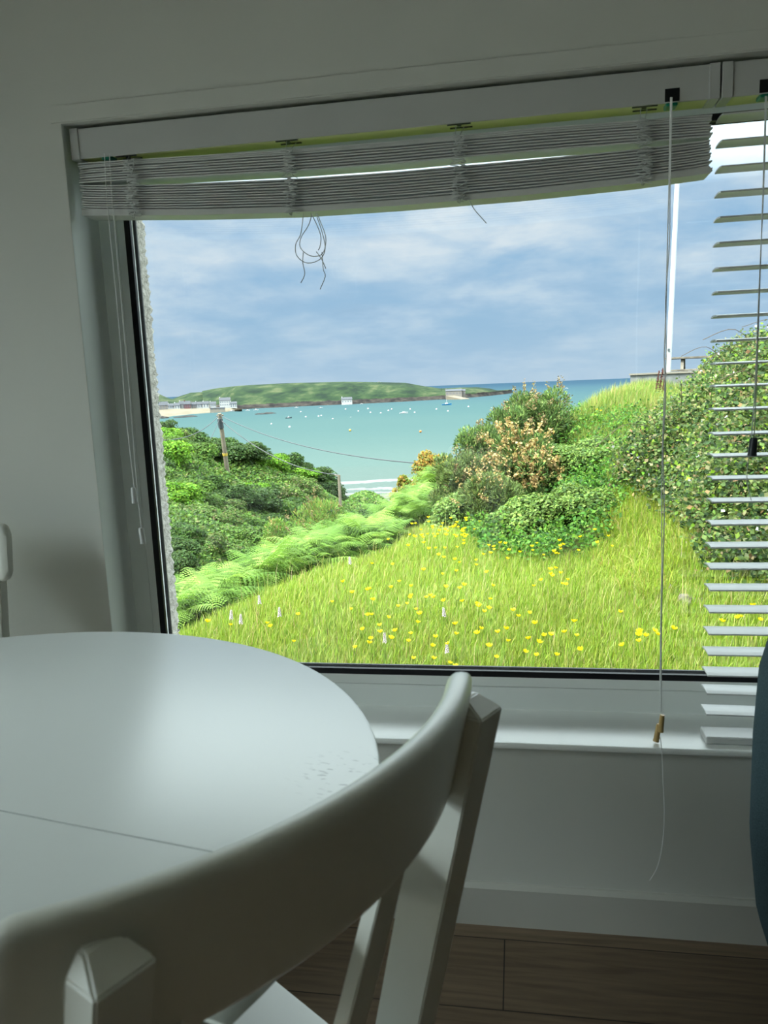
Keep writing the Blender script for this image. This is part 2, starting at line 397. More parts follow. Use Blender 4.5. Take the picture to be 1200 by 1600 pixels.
def cordlock(px, py, par, fx=True):
    p = at_y(px, py, YB+.02)
    b = MB(); b.box(p[0]-.010, p[0]+.010, YB+.001, YB+.03, 1.6195, 1.628, .002); g = b.build('cord_lock', MT['greenp'], par); g['label'] = 'green plastic cord lock'
    if fx: MB().box(p[0]-.0125, p[0]+.0125, YB-.0006, YB+.003, 1.6262, 1.648, .0005).build('cord_slot', MT['black'], par)
    return p
lc = cordlock(1047, 158, bl); cordlock(172, 240, bl, False); lc2 = cordlock(1193, 150, bl2)
for par, pts in ((bl, [(203, 238), (452, 222), (718, 198), (1005, 170)]),):
    for px, py in pts:
        x = at_y(px, py, YB+.03)[0]
        b = MB(); b.box(x-.022, x+.022, YB+.010, YB+.013, 1.6245, 1.6268); b.box(x-.018, x+.024, YB+.032, YB+.035, 1.6245, 1.6268); b.box(x-.004, x+.004, YB+.018, YB+.024, 1.624, 1.6268)
        b.build('ladder_plug', MT['dark'], par)
# stacked slats of the raised blind
tx = [112, 300, 460, 620, 820, 1000, 1118]; ty = [254, 243, 233, 220, 201, 187, 177]
bx = [120, 300, 460, 620, 820, 1000, 1113]; by = [338, 337, 333, 322.5, 306, 287, 271]
zt = np.array([at_y(x, y, YB+.004) for x, y in zip(tx, ty)]); zb = np.array([at_y(x, y, YB+.004) for x, y in zip(bx, by)])
XS = np.linspace(-.868, .345, 50)
ZT = np.interp(XS, zt[:, 0], zt[:, 2])-.001; ZB = np.interp(XS, zb[:, 0], zb[:, 2])
NS = 22
def slat_strip(b, xs, zs, y0, depth, th, crown=.002, yo=None):
    rings = []
    for i, (x, z) in enumerate(zip(xs, zs)):
        yy = y0+(yo[i] if yo is not None else 0); r = []
        for f in (0, .25, .5, .75, 1): r.append((x, yy+depth*f, z+crown*(1-(2*f-1)**2)+th/2))
        for f in (1, .75, .5, .25, 0): r.append((x, yy+depth*f, z+crown*(1-(2*f-1)**2)-th/2))
        rings.append(r)
    b.hull(rings)
b = MB(); gap_extra = np.exp(-((XS+.28)/.42)**2*.6)
mid = 1-np.clip(np.abs(XS+.25)/.62, 0, 1)**2
slat_z = []
for k in range(NS):
    f = (k+.5)/(NS+.8)
    z = ZT+(ZB-ZT)*f
    g1 = .0062*(mid**.5)*(1 if k < 9 else -1)*min(1, (k+1)/3 if k < 9 else (NS-k)/3)      # the bright slit between two groups
    z = z+g1
    z = z+np.interp(XS, np.linspace(-.87, .35, 9), rng.normal(0, .00025, 9))
    x0 = random.uniform(-.002, .003); x1 = random.uniform(-.004, .004)
    xs = XS.copy(); xs[0] += x0; xs[-1] += x1
    yo = np.full(50, random.uniform(-.0015, .0015)); slat_z.append(z)
    slat_strip(b, xs, z, YB+.004, .050, .0027, .0006, yo)
b.build('slats', MT['slat'], bl)
b = MB(); zz = ZB+.0065; slat_strip(b, XS, zz, YB+.003, .052, .011, 0); b.build('bottom_rail', MT['slat'], bl)
# tangled ladder strings in front of the stack
def zig(x, zt_, zb_, y, wdt, n, seed):
    r = random.Random(seed); pts = []
    for i in range(n):
        f = i/(n-1); s = 1 if i % 2 else -1
        pts.append((x+s*wdt*(.35+.65*r.random())+r.uniform(-.004, .004), y-r.uniform(.001, .008), zt_+(zb_-zt_)*f+r.uniform(-.003, .003)))
    out = []
    for i in range(len(pts)-1):
        a, c = Vector(pts[i]), Vector(pts[i+1])
        p0 = Vector(pts[max(i-1, 0)]); p3 = Vector(pts[min(i+2, len(pts)-1)])
        for t in (0, .25, .5, .75):
            out.append(.5*((2*a)+(c-p0)*t+(2*p0-5*a+4*c-p3)*t*t+(3*a-p0-3*c+p3)*t**3))
    out.append(Vector(pts[-1])); return out
for i, px in enumerate((203, 452, 718, 1007)):
    x = at_y(px, 250, YB)[0]; zt_ = float(np.interp(x, XS, ZT)); zb_ = float(np.interp(x, XS, ZB))
    b = MB()
    for k in range(3): b.tube(zig(x+(-.007, .006, 0)[k], zt_, zb_-.001, YB+.002, (.010, .010, .016)[k], 30, i*7+k), .0009, 5)
    b.tube([(x-.006, YB+.012, 1.626), (x-.007, YB+.006, zt_+.003), (x-.004, YB+.001, zt_-.004)], .0007, 5)
    b.tube([(x+.008, YB+.030, 1.626), (x+.002, YB+.012, zt_+.004), (x+.004, YB, zt_-.006)], .0007, 5)
    b.tube([(x-.004, YB+.001, zb_+.006), (x-.005, YB-.001, zb_-.003), (x-.002, YB+.001, zb_-.005), (x, YB, zb_+.004)], .0011, 5)
    b.build('ladder_string', MT['tape'], bl)
def px_poly(pts, Y): return [P3(at_y(x, y, Y)) for x, y in pts]
def smooth_poly(pts, n=6):
    out = []
    for i in range(len(pts)-1):
        a, c = pts[i], pts[i+1]; p0 = pts[max(i-1, 0)]; p3 = pts[min(i+2, len(pts)-1)]
        for k in range(n):
            t = k/n; out.append(.5*((2*a)+(c-p0)*t+(2*p0-5*a+4*c-p3)*t*t+(3*a-p0-3*c+p3)*t**3))
    out.append(pts[-1]); return out
b = MB()
for pts in ([(474, 333), (470, 365), (462, 382), (464, 400), (480, 411), (500, 405), (508, 388), (503, 362), (493, 333)],
            [(488, 333), (482, 352), (470, 372), (470, 388), (486, 400), (504, 396), (509, 372), (500, 345), (495, 333)],
            [(485, 333), (492, 345), (501, 368), (500, 385), (497, 391)],
            [(494, 393), (503, 406), (509, 420)], [(474, 394), (473, 410), (476, 428), (470, 442)], [(503, 394), (505, 420), (508, 432), (500, 452)]):
    b.tube(smooth_poly(px_poly(pts, YB+.012)), .0009, 5)
b.build('loose_string', MT['tape'], bl); b = MB()
b.tube(smooth_poly(px_poly([(733, 312), (741, 327), (752, 340), (760, 349)], YB+.01)), .0009, 5)
b.build('loose_string', MT['tape'], bl)
# lift cord of the raised blind, wooden tassel and trailing end
Yc = YB-.006
b = MB()
b.tube(smooth_poly(px_poly([(1048, 152), (1046, 260), (1044, 340), (1042, 420), (1040, 500), (1038, 560), (1040, 620), (1036, 700), (1038, 800), (1034, 950), (1033, 1112)], Yc)), .0011, 6)
b.tube(smooth_poly(px_poly([(1050, 152), (1047, 300), (1046, 380), (1040, 470), (1041, 560), (1037, 640), (1034, 760), (1034, 880), (1032, 1000), (1031, 1112)], Yc-.002)), .0009, 6)
b.tube(smooth_poly(px_poly([(1031, 1150), (1034, 1172), (1036, 1220), (1038, 1270), (1035, 1320), (1027, 1355), (1015, 1376)], 1.53)), .0008, 6)
b.build('lift_cord', MT['cord'], bl)
def tassel(pts, Y, r, m, par, name='cord_tassel'):
    a, c = px_poly(pts, Y); b = MB(); b.tube([a, a.lerp(c, .12), a.lerp(c, .85), c], r*.8, 10, r*1.1); return b.build(name, m, par, smooth=40)
t_ = tassel([(1035, 1117), (1032, 1143)], Yc, .0055, MT['gold'], bl); t_['label'] = 'pale wooden tassel'
t_ = tassel([(1030, 1131), (1025, 1158)], Yc+.006, .0058, MT['gold'], bl); t_['label'] = 'pale wooden tassel'
# tilt cords at the left
b = MB(); Yt = YB-.004
b.tube(smooth_poly(px_poly([(163, 240), (170, 345), (185, 500), (196, 640), (210, 768)], Yt)), .0008, 6)
b.tube(smooth_poly(px_poly([(171, 240), (178, 345), (192, 500), (203, 620), (212, 740), (221, 828)], Yt)), .0008, 6)
b.build('tilt_cord', MT['cord'], bl)
tassel([(208, 762), (211, 786)], Yt, .0062, MT['slat'], bl); tassel([(220, 825), (224, 849)], Yt, .0062, MT['slat'], bl)
# lowered blind
ys2 = [185, 225, 265, 304, 343, 382, 421, 458, 495, 533, 569, 604, 640, 678, 712, 747, 782, 817, 852, 885, 918, 952, 986, 1018, 1050, 1078, 1110]
b = MB(); X2 = np.linspace(.3635, 1.615, 12)
for i, y in enumerate(ys2):
    z = at_y(1125, y, 1.588)[2]
    tilt = .0 if i < 25 else .004
    slat_strip(b, X2, np.full(12, z)-np.linspace(0, tilt*3, 12), 1.5645, .050, .0029, .0022)
b.build('slats', MT['slat'], bl2)
b = MB(); b.box(.3635, 1.615, 1.564, 1.616, .4165, .432, .003, 2); b.build('bottom_rail', MT['slat'], bl2)
b = MB()
b.tube(smooth_poly(px_poly([(1196, 150), (1192, 300), (1187, 450), (1182, 600), (1178, 688)], YB-.004)), .0009, 6)
b.tube(smooth_poly(px_poly([(1198, 150), (1193, 300), (1186, 450), (1180, 600), (1174, 688)], YB-.006)), .0009, 6)
b.tube(smooth_poly(px_poly([(1170, 715), (1167, 750), (1174, 782)], YB-.004)), .0007, 6)
b.build('lift_cord', MT['tape'], bl2)
tassel([(1178, 684), (1175, 712)], YB-.005, .0078, MT['dark'], bl2)
for x in (.56, .98, 1.45):
    b = MB()
    for y in (1.563, 1.6165): b.tube([(x, y, 1.63), (x, y, .43)], .0007, 5)
    b.build('ladder_string', MT['tape'], bl2)

# ------------------------------------------------------------------ round table
TC = (-.696, .705); TR = .55; TH = .74
table = thing('dining_table', 'round white dining table with a seam across its top beside the window', 'table', (TC[0], TC[1], 0), -.188)
def half_top(sign, gap=.0012):
    prof = [(0, TH-.030), (TR-.012, TH-.030), (TR-.002, TH-.024), (TR, TH-.016), (TR, TH-.006), (TR-.0018, TH-.0018), (TR-.006, TH), (0, TH)]
    bb = bmesh.new(); n = 60; R = []
    for r, z in prof:
        row = []
        for k in range(n+1):
            t = pi*k/n; row.append(bb.verts.new((r*cos(t), sign*(gap+r*sin(t)), z)) if r > 0 else None)
        if r == 0: v = bb.verts.new((0, sign*gap, z)); row = [v]*(n+1)
        R.append(row)
    for a, c in zip(R, R[1:]):
        for k in range(n):
            f = []
            for v in (a[k], a[k+1], c[k+1], c[k]):
                if v not in f: f.append(v)
            if len(f) > 2: bb.faces.new(f)
    bb.faces.new([r[0] for r in R]+[r[-1] for r in R[::-1] if r[0] is not r[-1]])
    bmesh.ops.recalc_face_normals(bb, faces=bb.faces)
    b = MB(); b.add(bb); return b.build('table_leaf', MT['table'], table, smooth=30)
half_top(1); half_top(-1)
b = MB(); b.lathe([(.44, TH-.03), (.44, TH-.10), (.42, TH-.10), (.42, TH-.03)], n=64); b.build('apron', MT['white'], table, smooth=30)
b = MB(); b.lathe([(.075, TH-.03), (.06, .60), (.05, .45), (.07, .33), (.06, .22), (.09, .18), (.09, .10)], n=32); b.build('pedestal', MT['white'], table, smooth=40)
for k in range(4):
    a = pi/4+k*pi/2; b = MB(); pr = []
    for t in np.linspace(0, 1, 8):
        r = .05+.36*t; z = .16-.125*t**1.5; h = .05-.018*t; wv = .03
        c_ = Vector((cos(a)*r, sin(a)*r, 0)); s_ = Vector((-sin(a), cos(a), 0))*wv
        pr.append([c_+s_+Vector((0, 0, z+h)), c_-s_+Vector((0, 0, z+h)), c_-s_+Vector((0, 0, max(0, z-h*.7))), c_+s_+Vector((0, 0, max(0, z-h*.7)))])
    b.hull(pr, bev=.004); b.build('foot', MT['white'], table)

# ------------------------------------------------------------------ dining chairs (local: +y is where the sitter faces, rail bows to -y)
def make_chair():
    ch = thing('dining_chair', 'white wooden dining chair seen from behind, its bowed back in the foreground', 'chair')
    R = .40; REC = .235                       # rail radius, recline
    ZTOP = .90
    def P(ang, rad, z):                       # ang from the back's centre line; rad from the bow's centre
        return Vector((rad*sin(ang), (R*cos(.5)-rad*cos(ang))+(ZTOP-z)*REC, z))
    # bowed top rail, rounded section
    b = MB(); rings = []; n = 56; a0, a1 = -.605, .545
    for i in range(n+1):
        a = a0+(a1-a0)*i/n; s = min((a-a0), (a1-a))*R
        h = .116; th = .0125; e = 1.0
        ed = max(0, 1-s/.016); dz = .014*ed**2; h2 = h-2*dz if ed > 0 else h; tt = th*sqrt(max(.05, 1-.7*ed**2))
        sec = []
        zc = ZTOP-h/2
        for k in range(20):
            t = 2*pi*k/20; cx_, sx_ = cos(t), sin(t)
            u = math.copysign(abs(cx_)**.75, cx_)*tt; v = math.copysign(abs(sx_)**.28, sx_)*h2/2
            sec.append(P(a, R+u, zc+v))
        rings.append(sec)
    b.hull(rings); b.build('top_rail', MT['white'], ch, smooth=50)
    post_y = {}
    for s in (-1, 1):
        a = .5 if s > 0 else -.475; b = MB()
        def pc(z, back=.0): return P(a, R, z)+Vector((0, -back, 0))
        wd = .0185
        # rear post: notched behind the rail at the top, full depth below, raked foot
        rings = []
        zs = [(.868, .0), (.785, .0), (.780, 1), (.45, 1), (.22, 1), (0, 1)]
        for z, full in zs:
            c0 = P(a, R, max(z, .45)); y_r = c0.y
            if z < .45: y_r = c0.y-.10*((.45-z)/.45)**1.3
            xx = c0.x*(1 if z > .5 else 1)
            yb = y_r-.0385; yf = y_r-.011 if not full else y_r+.012
            rings.append([(xx-wd, yb, z), (xx+wd, yb, z), (xx+wd, yf, z), (xx-wd, yf, z)])
        r0 = rings[0]; cxm = sum(p[0] for p in r0)/4; top = [(cxm+(p[0]-cxm)*.55, r0[3][1]-(r0[3][1]-p[1])*.25, .880) for p in r0]
        b.hull([top]+rings, bev=.0015); b.build('rear_post', MT['white'], ch)
    # crossed back slats
    for s in (-1, 1):
        ya = P(.27, R, .80).y+.004; yb_ = P(.25, R, .47).y+(.006 if s > 0 else -.008)
        A, B = (Vector((-.148, ya, .794)), Vector((.135, yb_, .47))) if s > 0 else (Vector((.084, ya, .81)), Vector((-.012, yb_, .46)))
        rings = []
        for i in range(15):
            t = i/14; c_ = A.lerp(B, t); c_.y -= .004*sin(pi*t)
            d = (B-A).normalized(); u = Vector((0, 1, 0)); v = d.cross(u).normalized()
            hw_ = .014; rings.append([c_+u*.007+v*hw_, c_-u*.007+v*hw_, c_-u*.007-v*hw_, c_+u*.007-v*hw_])
        MB().hull(rings, bev=.001).build('back_slat', MT['white'], ch)
    yb = P(.5, R, .45).y
    b = MB(); lo = yb-.03; rings = []
    pts = [(-.175, lo), (.175, lo), (.225, lo+.40), (.215, lo+.425), (-.215, lo+.425), (-.225, lo+.40)]
    b.hull([[(x, y, z) for x, y in pts] for z in (.432, .452)], bev=.004); b.build('seat', MT['seat'], ch)
    b = MB(); b.hull([[(x*.93, lo+.02+(y-lo)*.92, z) for x, y in pts] for z in (.372, .431)]); b.build('seat_frame', MT['white'], ch)
    for s in (-1, 1):
        b = MB(); x = s*.195; y = lo+.385
        b.hull([[(x+dx*w_, y+dy*w_, z) for dx, dy in ((-1, -1), (1, -1), (1, 1), (-1, 1))] for z, w_ in ((.43, .019), (.2, .017), (0, .014))], bev=.002)
        b.build('front_leg', MT['white'], ch)
        b = MB(); b.hull([[(s*.172, lo-.04, z), (s*.188, lo-.04, z), (s*.202, y, z), (s*.188, y, z)] for z in (.17, .20)]); b.build('stretcher', MT['white'], ch)
    return ch, P
chair, CHP = make_chair()
# right hand end of the bow sits at (-.050,.670), left end at about (-.222,.341): place by those
RC = Vector((-.452, .668)); mid_ang = radians(-28.0)      # bow centre and direction of the back's centre line
fwd = Vector((-cos(mid_ang), -sin(mid_ang)))              # facing direction
rz = atan2(fwd.y, fwd.x)-pi/2
bc_local = Vector((0, .40*cos(.5)))
rot = Matrix.Rotation(rz, 2)
off = RC-rot@bc_local
chair.location = (off.x, off.y, 0); chair.rotation_euler = (0, 0, rz)
chair2 = copy_tree(chair); chair2['label'] = 'white dining chair at the left edge across the table, only its back corner showing'
chair2.rotation_euler = (0, 0, radians(200)); chair2.location = (-1.262, 1.40, 0)

# ------------------------------------------------------------------ tub armchair at the right
ac = thing('armchair', 'dark teal fabric armchair at the right edge in front of the sill', 'armchair', (.728, 1.10, 0), radians(160))
def tub_ring(z, rx, ry, t, n=40, a0=-.25*pi, a1=1.25*pi):
    """horseshoe outline (outer then inner) at height z"""
    o = [(rx*cos(a0+(a1-a0)*k/n), ry*sin(a0+(a1-a0)*k/n), z) for k in range(n+1)]
    i = [((rx-t)*cos(a0+(a1-a0)*k/n), (ry-t)*sin(a0+(a1-a0)*k/n), z) for k in range(n, -1, -1)]
    return o+i
b = MB()
prof = [(.20, .320, .06), (.25, .355, .08), (.34, .383, .10), (.45, .395, .10), (.60, .395, .10), (.71, .390, .09), (.752, .380, .07), (.772, .360, .03)]
b.hull([tub_ring(z, r, r*.95, t) for z, r, t in prof]); b.build('backrest', MT['teal'], ac, smooth=60)
b = MB(); b.lathe([(.0, .20), (.28, .20), (.30, .24), (.30, .40), (.285, .435), (.0, .45)], n=40); b.build('seat_cushion', MT['teal'], ac, smooth=60)
for k in range(4):
    a = pi/4+k*pi/2; b = MB(); b.tube([(cos(a)*.22, sin(a)*.22, .21), (cos(a)*.25, sin(a)*.25, 0)], .018, 12, .012); b.build('leg', MT['legwood'], ac, smooth=40)

# ================================================================== outdoors
ALB = 0.115      # outdoor colours are written as they look in full daylight; this turns them into reflectances
VEG = 3.6        # foliage shades itself, so its single leaves are paler than the whole looks
_srgb0 = srgb
def srgb(r, g, b): return tuple(c*ALB for c in _srgb0(r, g, b))
# ground control points: (pixel x, pixel y, horizontal range) lie on bare ground; (azimuth deg, range, z) are plain places
SEA = -25.0
CP = []
for x, y, r in [(700, 1045, 3.65), (700, 940, 4.75), (700, 840, 6.8), (600, 866, 6.1), (450, 912, 5.4), (300, 985, 4.4), (850, 866, 6.2), (900, 990, 4.1), (1040, 1010, 3.9),
                (950, 870, 5.9), (1040, 935, 4.7), (1100, 880, 5.0), (1180, 930, 4.4), (950, 780, 7.0), (1000, 700, 8.2), (1040, 810, 6.2), (1100, 760, 6.0), (1100, 690, 6.8),
                (1180, 760, 5.4), (1180, 650, 6.3), (1100, 625, 8.2), (1180, 590, 7.6), (1000, 622, 11.5), (950, 628, 11.0), (900, 655, 10.5), (1040, 622, 14.0), (1000, 612, 14.5), (1100, 618, 14.5), (1050, 632, 11.5), (1060, 650, 9.5),
                (880, 760, 8.4), (830, 780, 8.8), (780, 810, 8.6), (740, 835, 7.8),
                (660, 812, 8.6), (600, 830, 8.6), (560, 855, 7.4), (650, 800, 10.5)]:
    p = at_r(x, y, r); CP.append((math.degrees(atan2(p[0], p[1])), r, p[2]))
CP += [(a, 2.0, -.15) for a in (-60, -40, -20, 0, 20, 40, 60)]+[(50, 4, .2), (50, 7, 1.0), (35, 5, .5), (35, 9, 1.5), (35, 15, 1.4), (60, 15, 1.4), (35, 25, .2), (10, 20, .6), (10, 30, -2), (22, 10, 1.45)]
CP += [(-60, 4, -.3), (-60, 8, -1.5), (-40, 4.5, -.35), (-40, 7, -1.3), (-28, 5.5, -.55), (-28, 7.5, -1.4), (-22, 6.6, -.7), (-22, 9, -1.9), (-16, 8.0, -.7), (-16, 11, -2.2), (-10, 11, -1.6), (-10, 15, -3.5),
       (-28, 12, -2.6), (-22, 14, -3.3), (-16, 16, -4.4), (-10, 22, -6.5), (-6, 13, -1.4), (-4, 18, -2.6), (0, 13, -.3), (0, 20, -2), (4, 12, .35), (4, 16, -.2), (-2, 30, -7), (5, 30, -3), (-45, 14, -2.6), (-60, 20, -2.0)]
for x, y, r in [(300, 880, 22), (250, 800, 30), (300, 790, 36), (380, 830, 32), (330, 740, 50), (250, 715, 48), (255, 688, 60), (300, 702, 66), (352, 740, 70), (380, 728, 80), (420, 742, 85), (460, 754, 88), (500, 772, 90),
                (400, 780, 60), (450, 800, 60), (490, 820, 60), (430, 850, 40), (490, 850, 42)]:
    p = at_r(x, y, r); CP.append((math.degrees(atan2(p[0], p[1])), r, p[2]))
CP += [(-40, 40, 1), (-40, 70, 1), (-60, 60, 3), (-11.5, 92, -12.5), (-9, 92, -14), (-6, 70, -13), (0, 60, -9), (8, 60, -9), (30, 60, -9), (50, 60, -9),
       (-26, 75, -6), (-26, 95, -16), (-20, 100, -15), (-15, 110, -17.5), (-35, 100, -14), (-10, 120, -19), (0, 100, -16), (15, 100, -16), (40, 100, -18)]
CP += [(a, r, z) for a in (-40, -30, -20, -12, -6, 2, 15, 35) for r, z in ((145, -22.0), (170, -24.3), (182, -25.0), (215, -26.5), (250, -27.5))]
CP = np.array(CP)
def tw(az_deg, r): return np.stack([np.radians(az_deg)*2.2, np.log(r)], -1)
_C = tw(CP[:, 0], CP[:, 1]); _k = lambda d2: -np.sqrt(d2+.012)
_K = _k(((_C[:, None]-_C[None])**2).sum(-1))-np.eye(len(_C))*.002
_A = np.block([[_K, np.ones((len(_C), 1))], [np.ones((1, len(_C))), np.zeros((1, 1))]])
# weight by range so that the near ground is exact: interpolate z/r
_w = np.linalg.solve(_A, np.concatenate([(CP[:, 2]-HC)/CP[:, 1], [0]]))
def ground(x, y):
    x = np.asarray(x, float); y = np.asarray(y, float); sh = x.shape; x = x.ravel(); y = y.ravel()
    r = np.maximum(np.hypot(x, y), .8); out = np.empty(len(x))
    for i in range(0, len(x), 20000):
        s = slice(i, i+20000); Q = tw(np.degrees(np.arctan2(x[s], y[s])), r[s])
        K = _k(((Q[:, None]-_C[None])**2).sum(-1)); out[s] = (K@_w[:-1]+_w[-1])*r[s]+HC
    return out.reshape(sh)
def hit(px, py, rmax=16, r0=2.6):
    """points where view lines through pixels meet the ground"""
    px = np.atleast_1d(px).astype(float); py = np.atleast_1d(py).astype(float); rs = np.geomspace(r0, rmax, 90)
    D = cF[None]+cR[None]*((px-600)/F_PX)[:, None]-cU[None]*((py-800)/F_PX)[:, None]; D /= np.hypot(D[:, 0], D[:, 1])[:, None]
    P = CAM[None, None]+D[:, None]*rs[None, :, None]; below = P[..., 2] < ground(P[..., 0], P[..., 1])
    ok = below.any(1); i = below.argmax(1); return P[np.arange(len(px)), i], ok

def nmat(name, stops, scale, rough=.95, detail=8, bumpd=.03):
    m, t, b = mat(name, (0, 0, 0), rough, .1); tcn = t('ShaderNodeTexCoord').outputs['Object']
    n = t('ShaderNodeTexNoise', {'Vector': tcn, 'Scale': scale, 'Detail': float(detail), 'Roughness': .65}).outputs[0]
    t.l.new(t.ramp(n, stops), b.inputs['Base Color'])
    bn = t('ShaderNodeBump', {'Height': n, 'Strength': .6, 'Distance': bumpd}); t.l.new(bn.outputs[0], b.inputs['Normal'])
    return m
MT['soil'] = nmat('grassy_soil', [(.35, srgb(70, 92, 30)), (.5, srgb(98, 122, 40)), (.65, srgb(140, 140, 72))], 3.0)
def grid_ground(name, x0, x1, y0, y1, st, m, drop=0, hole=None):
    xs = np.arange(x0, x1+st/2, st); ys = np.arange(y0, y1+st/2, st); X, Y = np.meshgrid(xs, ys); Z = ground(X, Y)
    if hole is not None: Z = Z-np.where((X > hole[0]) & (X < hole[1]) & (Y > hole[2]) & (Y < hole[3]), 1.5, 0)
    V = np.stack([X, Y, Z-drop], -1).reshape(-1, 3); nx = len(xs); ny = len(ys)
    i = (np.arange(ny-1)[:, None]*nx+np.arange(nx-1)[None]).reshape(-1)
    return np_mesh(name, V, np.stack([i, i+1, i+nx+1, i+nx], 1), m, smooth=True)
o = grid_ground('lawn_ground', -9, 11, 1.9, 17.5, .14, MT['soil']); struct(o, 'sloping grassy ground outside the window')
m, t, b = mat('valley_scrub_soil', (0, 0, 0), .95, .1); tcn = t('ShaderNodeTexCoord').outputs['Object']
n = t('ShaderNodeTexNoise', {'Vector': tcn, 'Scale': .35, 'Detail': 9.0, 'Roughness': .65}).outputs[0]
g = t.ramp(n, [(.38, srgb(60, 84, 34)), (.52, srgb(90, 122, 46)), (.64, srgb(120, 142, 62))])
zz = t('ShaderNodeSeparateXYZ', {0: tcn}).outputs[2]
sandf = t.ramp(t.math('MULTIPLY_ADD', zz, -.1, -1.2), [(.98, (0,)*3), (1.0, (1,)*3)])   # sand below about -22 m
sandf = t.math('LESS_THAN', zz, -22.4)
t.l.new(t.mix(sandf, g, srgb(196, 190, 172)), b.inputs['Base Color'])
o = grid_ground('hillside_ground', -150, 90, 4, 262, 1.5, m, 0, (-8.5, 10.5, -5, 17)); struct(o, 'valley, hillside and beach below the house')

# ---- the sea
m, t, b = mat('sea_water', (0, 0, 0), .18, .35); tcn = t('ShaderNodeTexCoord').outputs['Object']
yy = t('ShaderNodeSeparateXYZ', {0: tcn})
n = t('ShaderNodeTexNoise', {'Vector': t('ShaderNodeMapping', {'Vector': tcn, 'Scale': (.0035, .012, 1)}).outputs[0], 'Scale': 1.0, 'Detail': 5.0}).outputs[0]
dist = t('ShaderNodeVectorMath', {0: tcn}, operation='LENGTH').outputs[1]
f = t.math('LOGARITHM', dist, 10.0); f = t.math('ADD', f, t.math('MULTIPLY_ADD', n, .20, -.10))
fr = t.math('MULTIPLY_ADD', f, .5, -1.0)          # log10 d: 2..4 -> 0..1
col = t.ramp(fr, [(.12, srgb(186, 186, 172)), (.15, srgb(168, 186, 178)), (.20, srgb(158, 188, 182)), (.30, srgb(142, 178, 176)), (.42, srgb(130, 170, 172)), (.55, srgb(118, 158, 170)), (.62, srgb(108, 146, 166)), (.68, srgb(96, 132, 158)), (.8, srgb(90, 124, 152))])
# surf: two broken foam lines along the beach
fw = t('ShaderNodeTexNoise', {'Vector': t('ShaderNodeMapping', {'Vector': tcn, 'Scale': (.05, .18, 1)}).outputs[0], 'Scale': 1.0, 'Detail': 6.0, 'Roughness': .6}).outputs[0]
ff = t('ShaderNodeTexNoise', {'Vector': tcn, 'Scale': .5, 'Detail': 6.0, 'Roughness': .7}).outputs[0]
dw = t.math('ADD', dist, t.math('MULTIPLY_ADD', fw, 16.0, -8.0))
foam = None
for d0, wd, thr in ((211, 2.6, .40), (197, 2.4, .48), (189, 1.6, .45), (184, 1.0, .40)):
    q = t.math('LESS_THAN', t.math('ABSOLUTE', t.math('SUBTRACT', dw, float(d0))), t.math('MULTIPLY', t.ramp(ff, [(thr-.1, (0,)*3), (thr+.1, (1,)*3)]), wd))
    foam = q if foam is None else t.math('MAXIMUM', foam, q)
# scattered whitecaps further out
wc = t('ShaderNodeTexNoise', {'Vector': t('ShaderNodeMapping', {'Vector': tcn, 'Scale': (.01, .003, 1)}).outputs[0], 'Scale': 3.0, 'Detail': 3.0}).outputs[0]
t.l.new(t.mix(foam, col, srgb(235, 240, 238)), b.inputs['Base Color'])
bn1 = t('ShaderNodeTexNoise', {'Vector': tcn, 'Scale': .25, 'Detail': 6.0, 'Roughness': .7}).outputs[0]
bn = t('ShaderNodeBump', {'Height': bn1, 'Strength': .5, 'Distance': .8}); t.l.new(bn.outputs[0], b.inputs['Normal'])
b.inputs['Roughness'].default_value = .7; b.inputs['Specular IOR Level'].default_value = 0.0
SEA_R = 3320.0
rr_ = np.concatenate([[60.], np.geomspace(120, SEA_R, 24)]); aa_ = np.radians(np.linspace(-110, 110, 161)); A2, R2 = np.meshgrid(aa_, rr_); nx = len(aa_)
i = (np.arange(len(rr_)-1)[:, None]*nx+np.arange(nx-1)[None]).reshape(-1)
o = np_mesh('sea', np.stack([R2*np.sin(A2), R2*np.cos(A2), np.full_like(A2, SEA)], -1).reshape(-1, 3), np.stack([i, i+1, i+nx+1, i+nx], 1)[:, ::-1], m); struct(o, 'turquoise sea filling the bay')

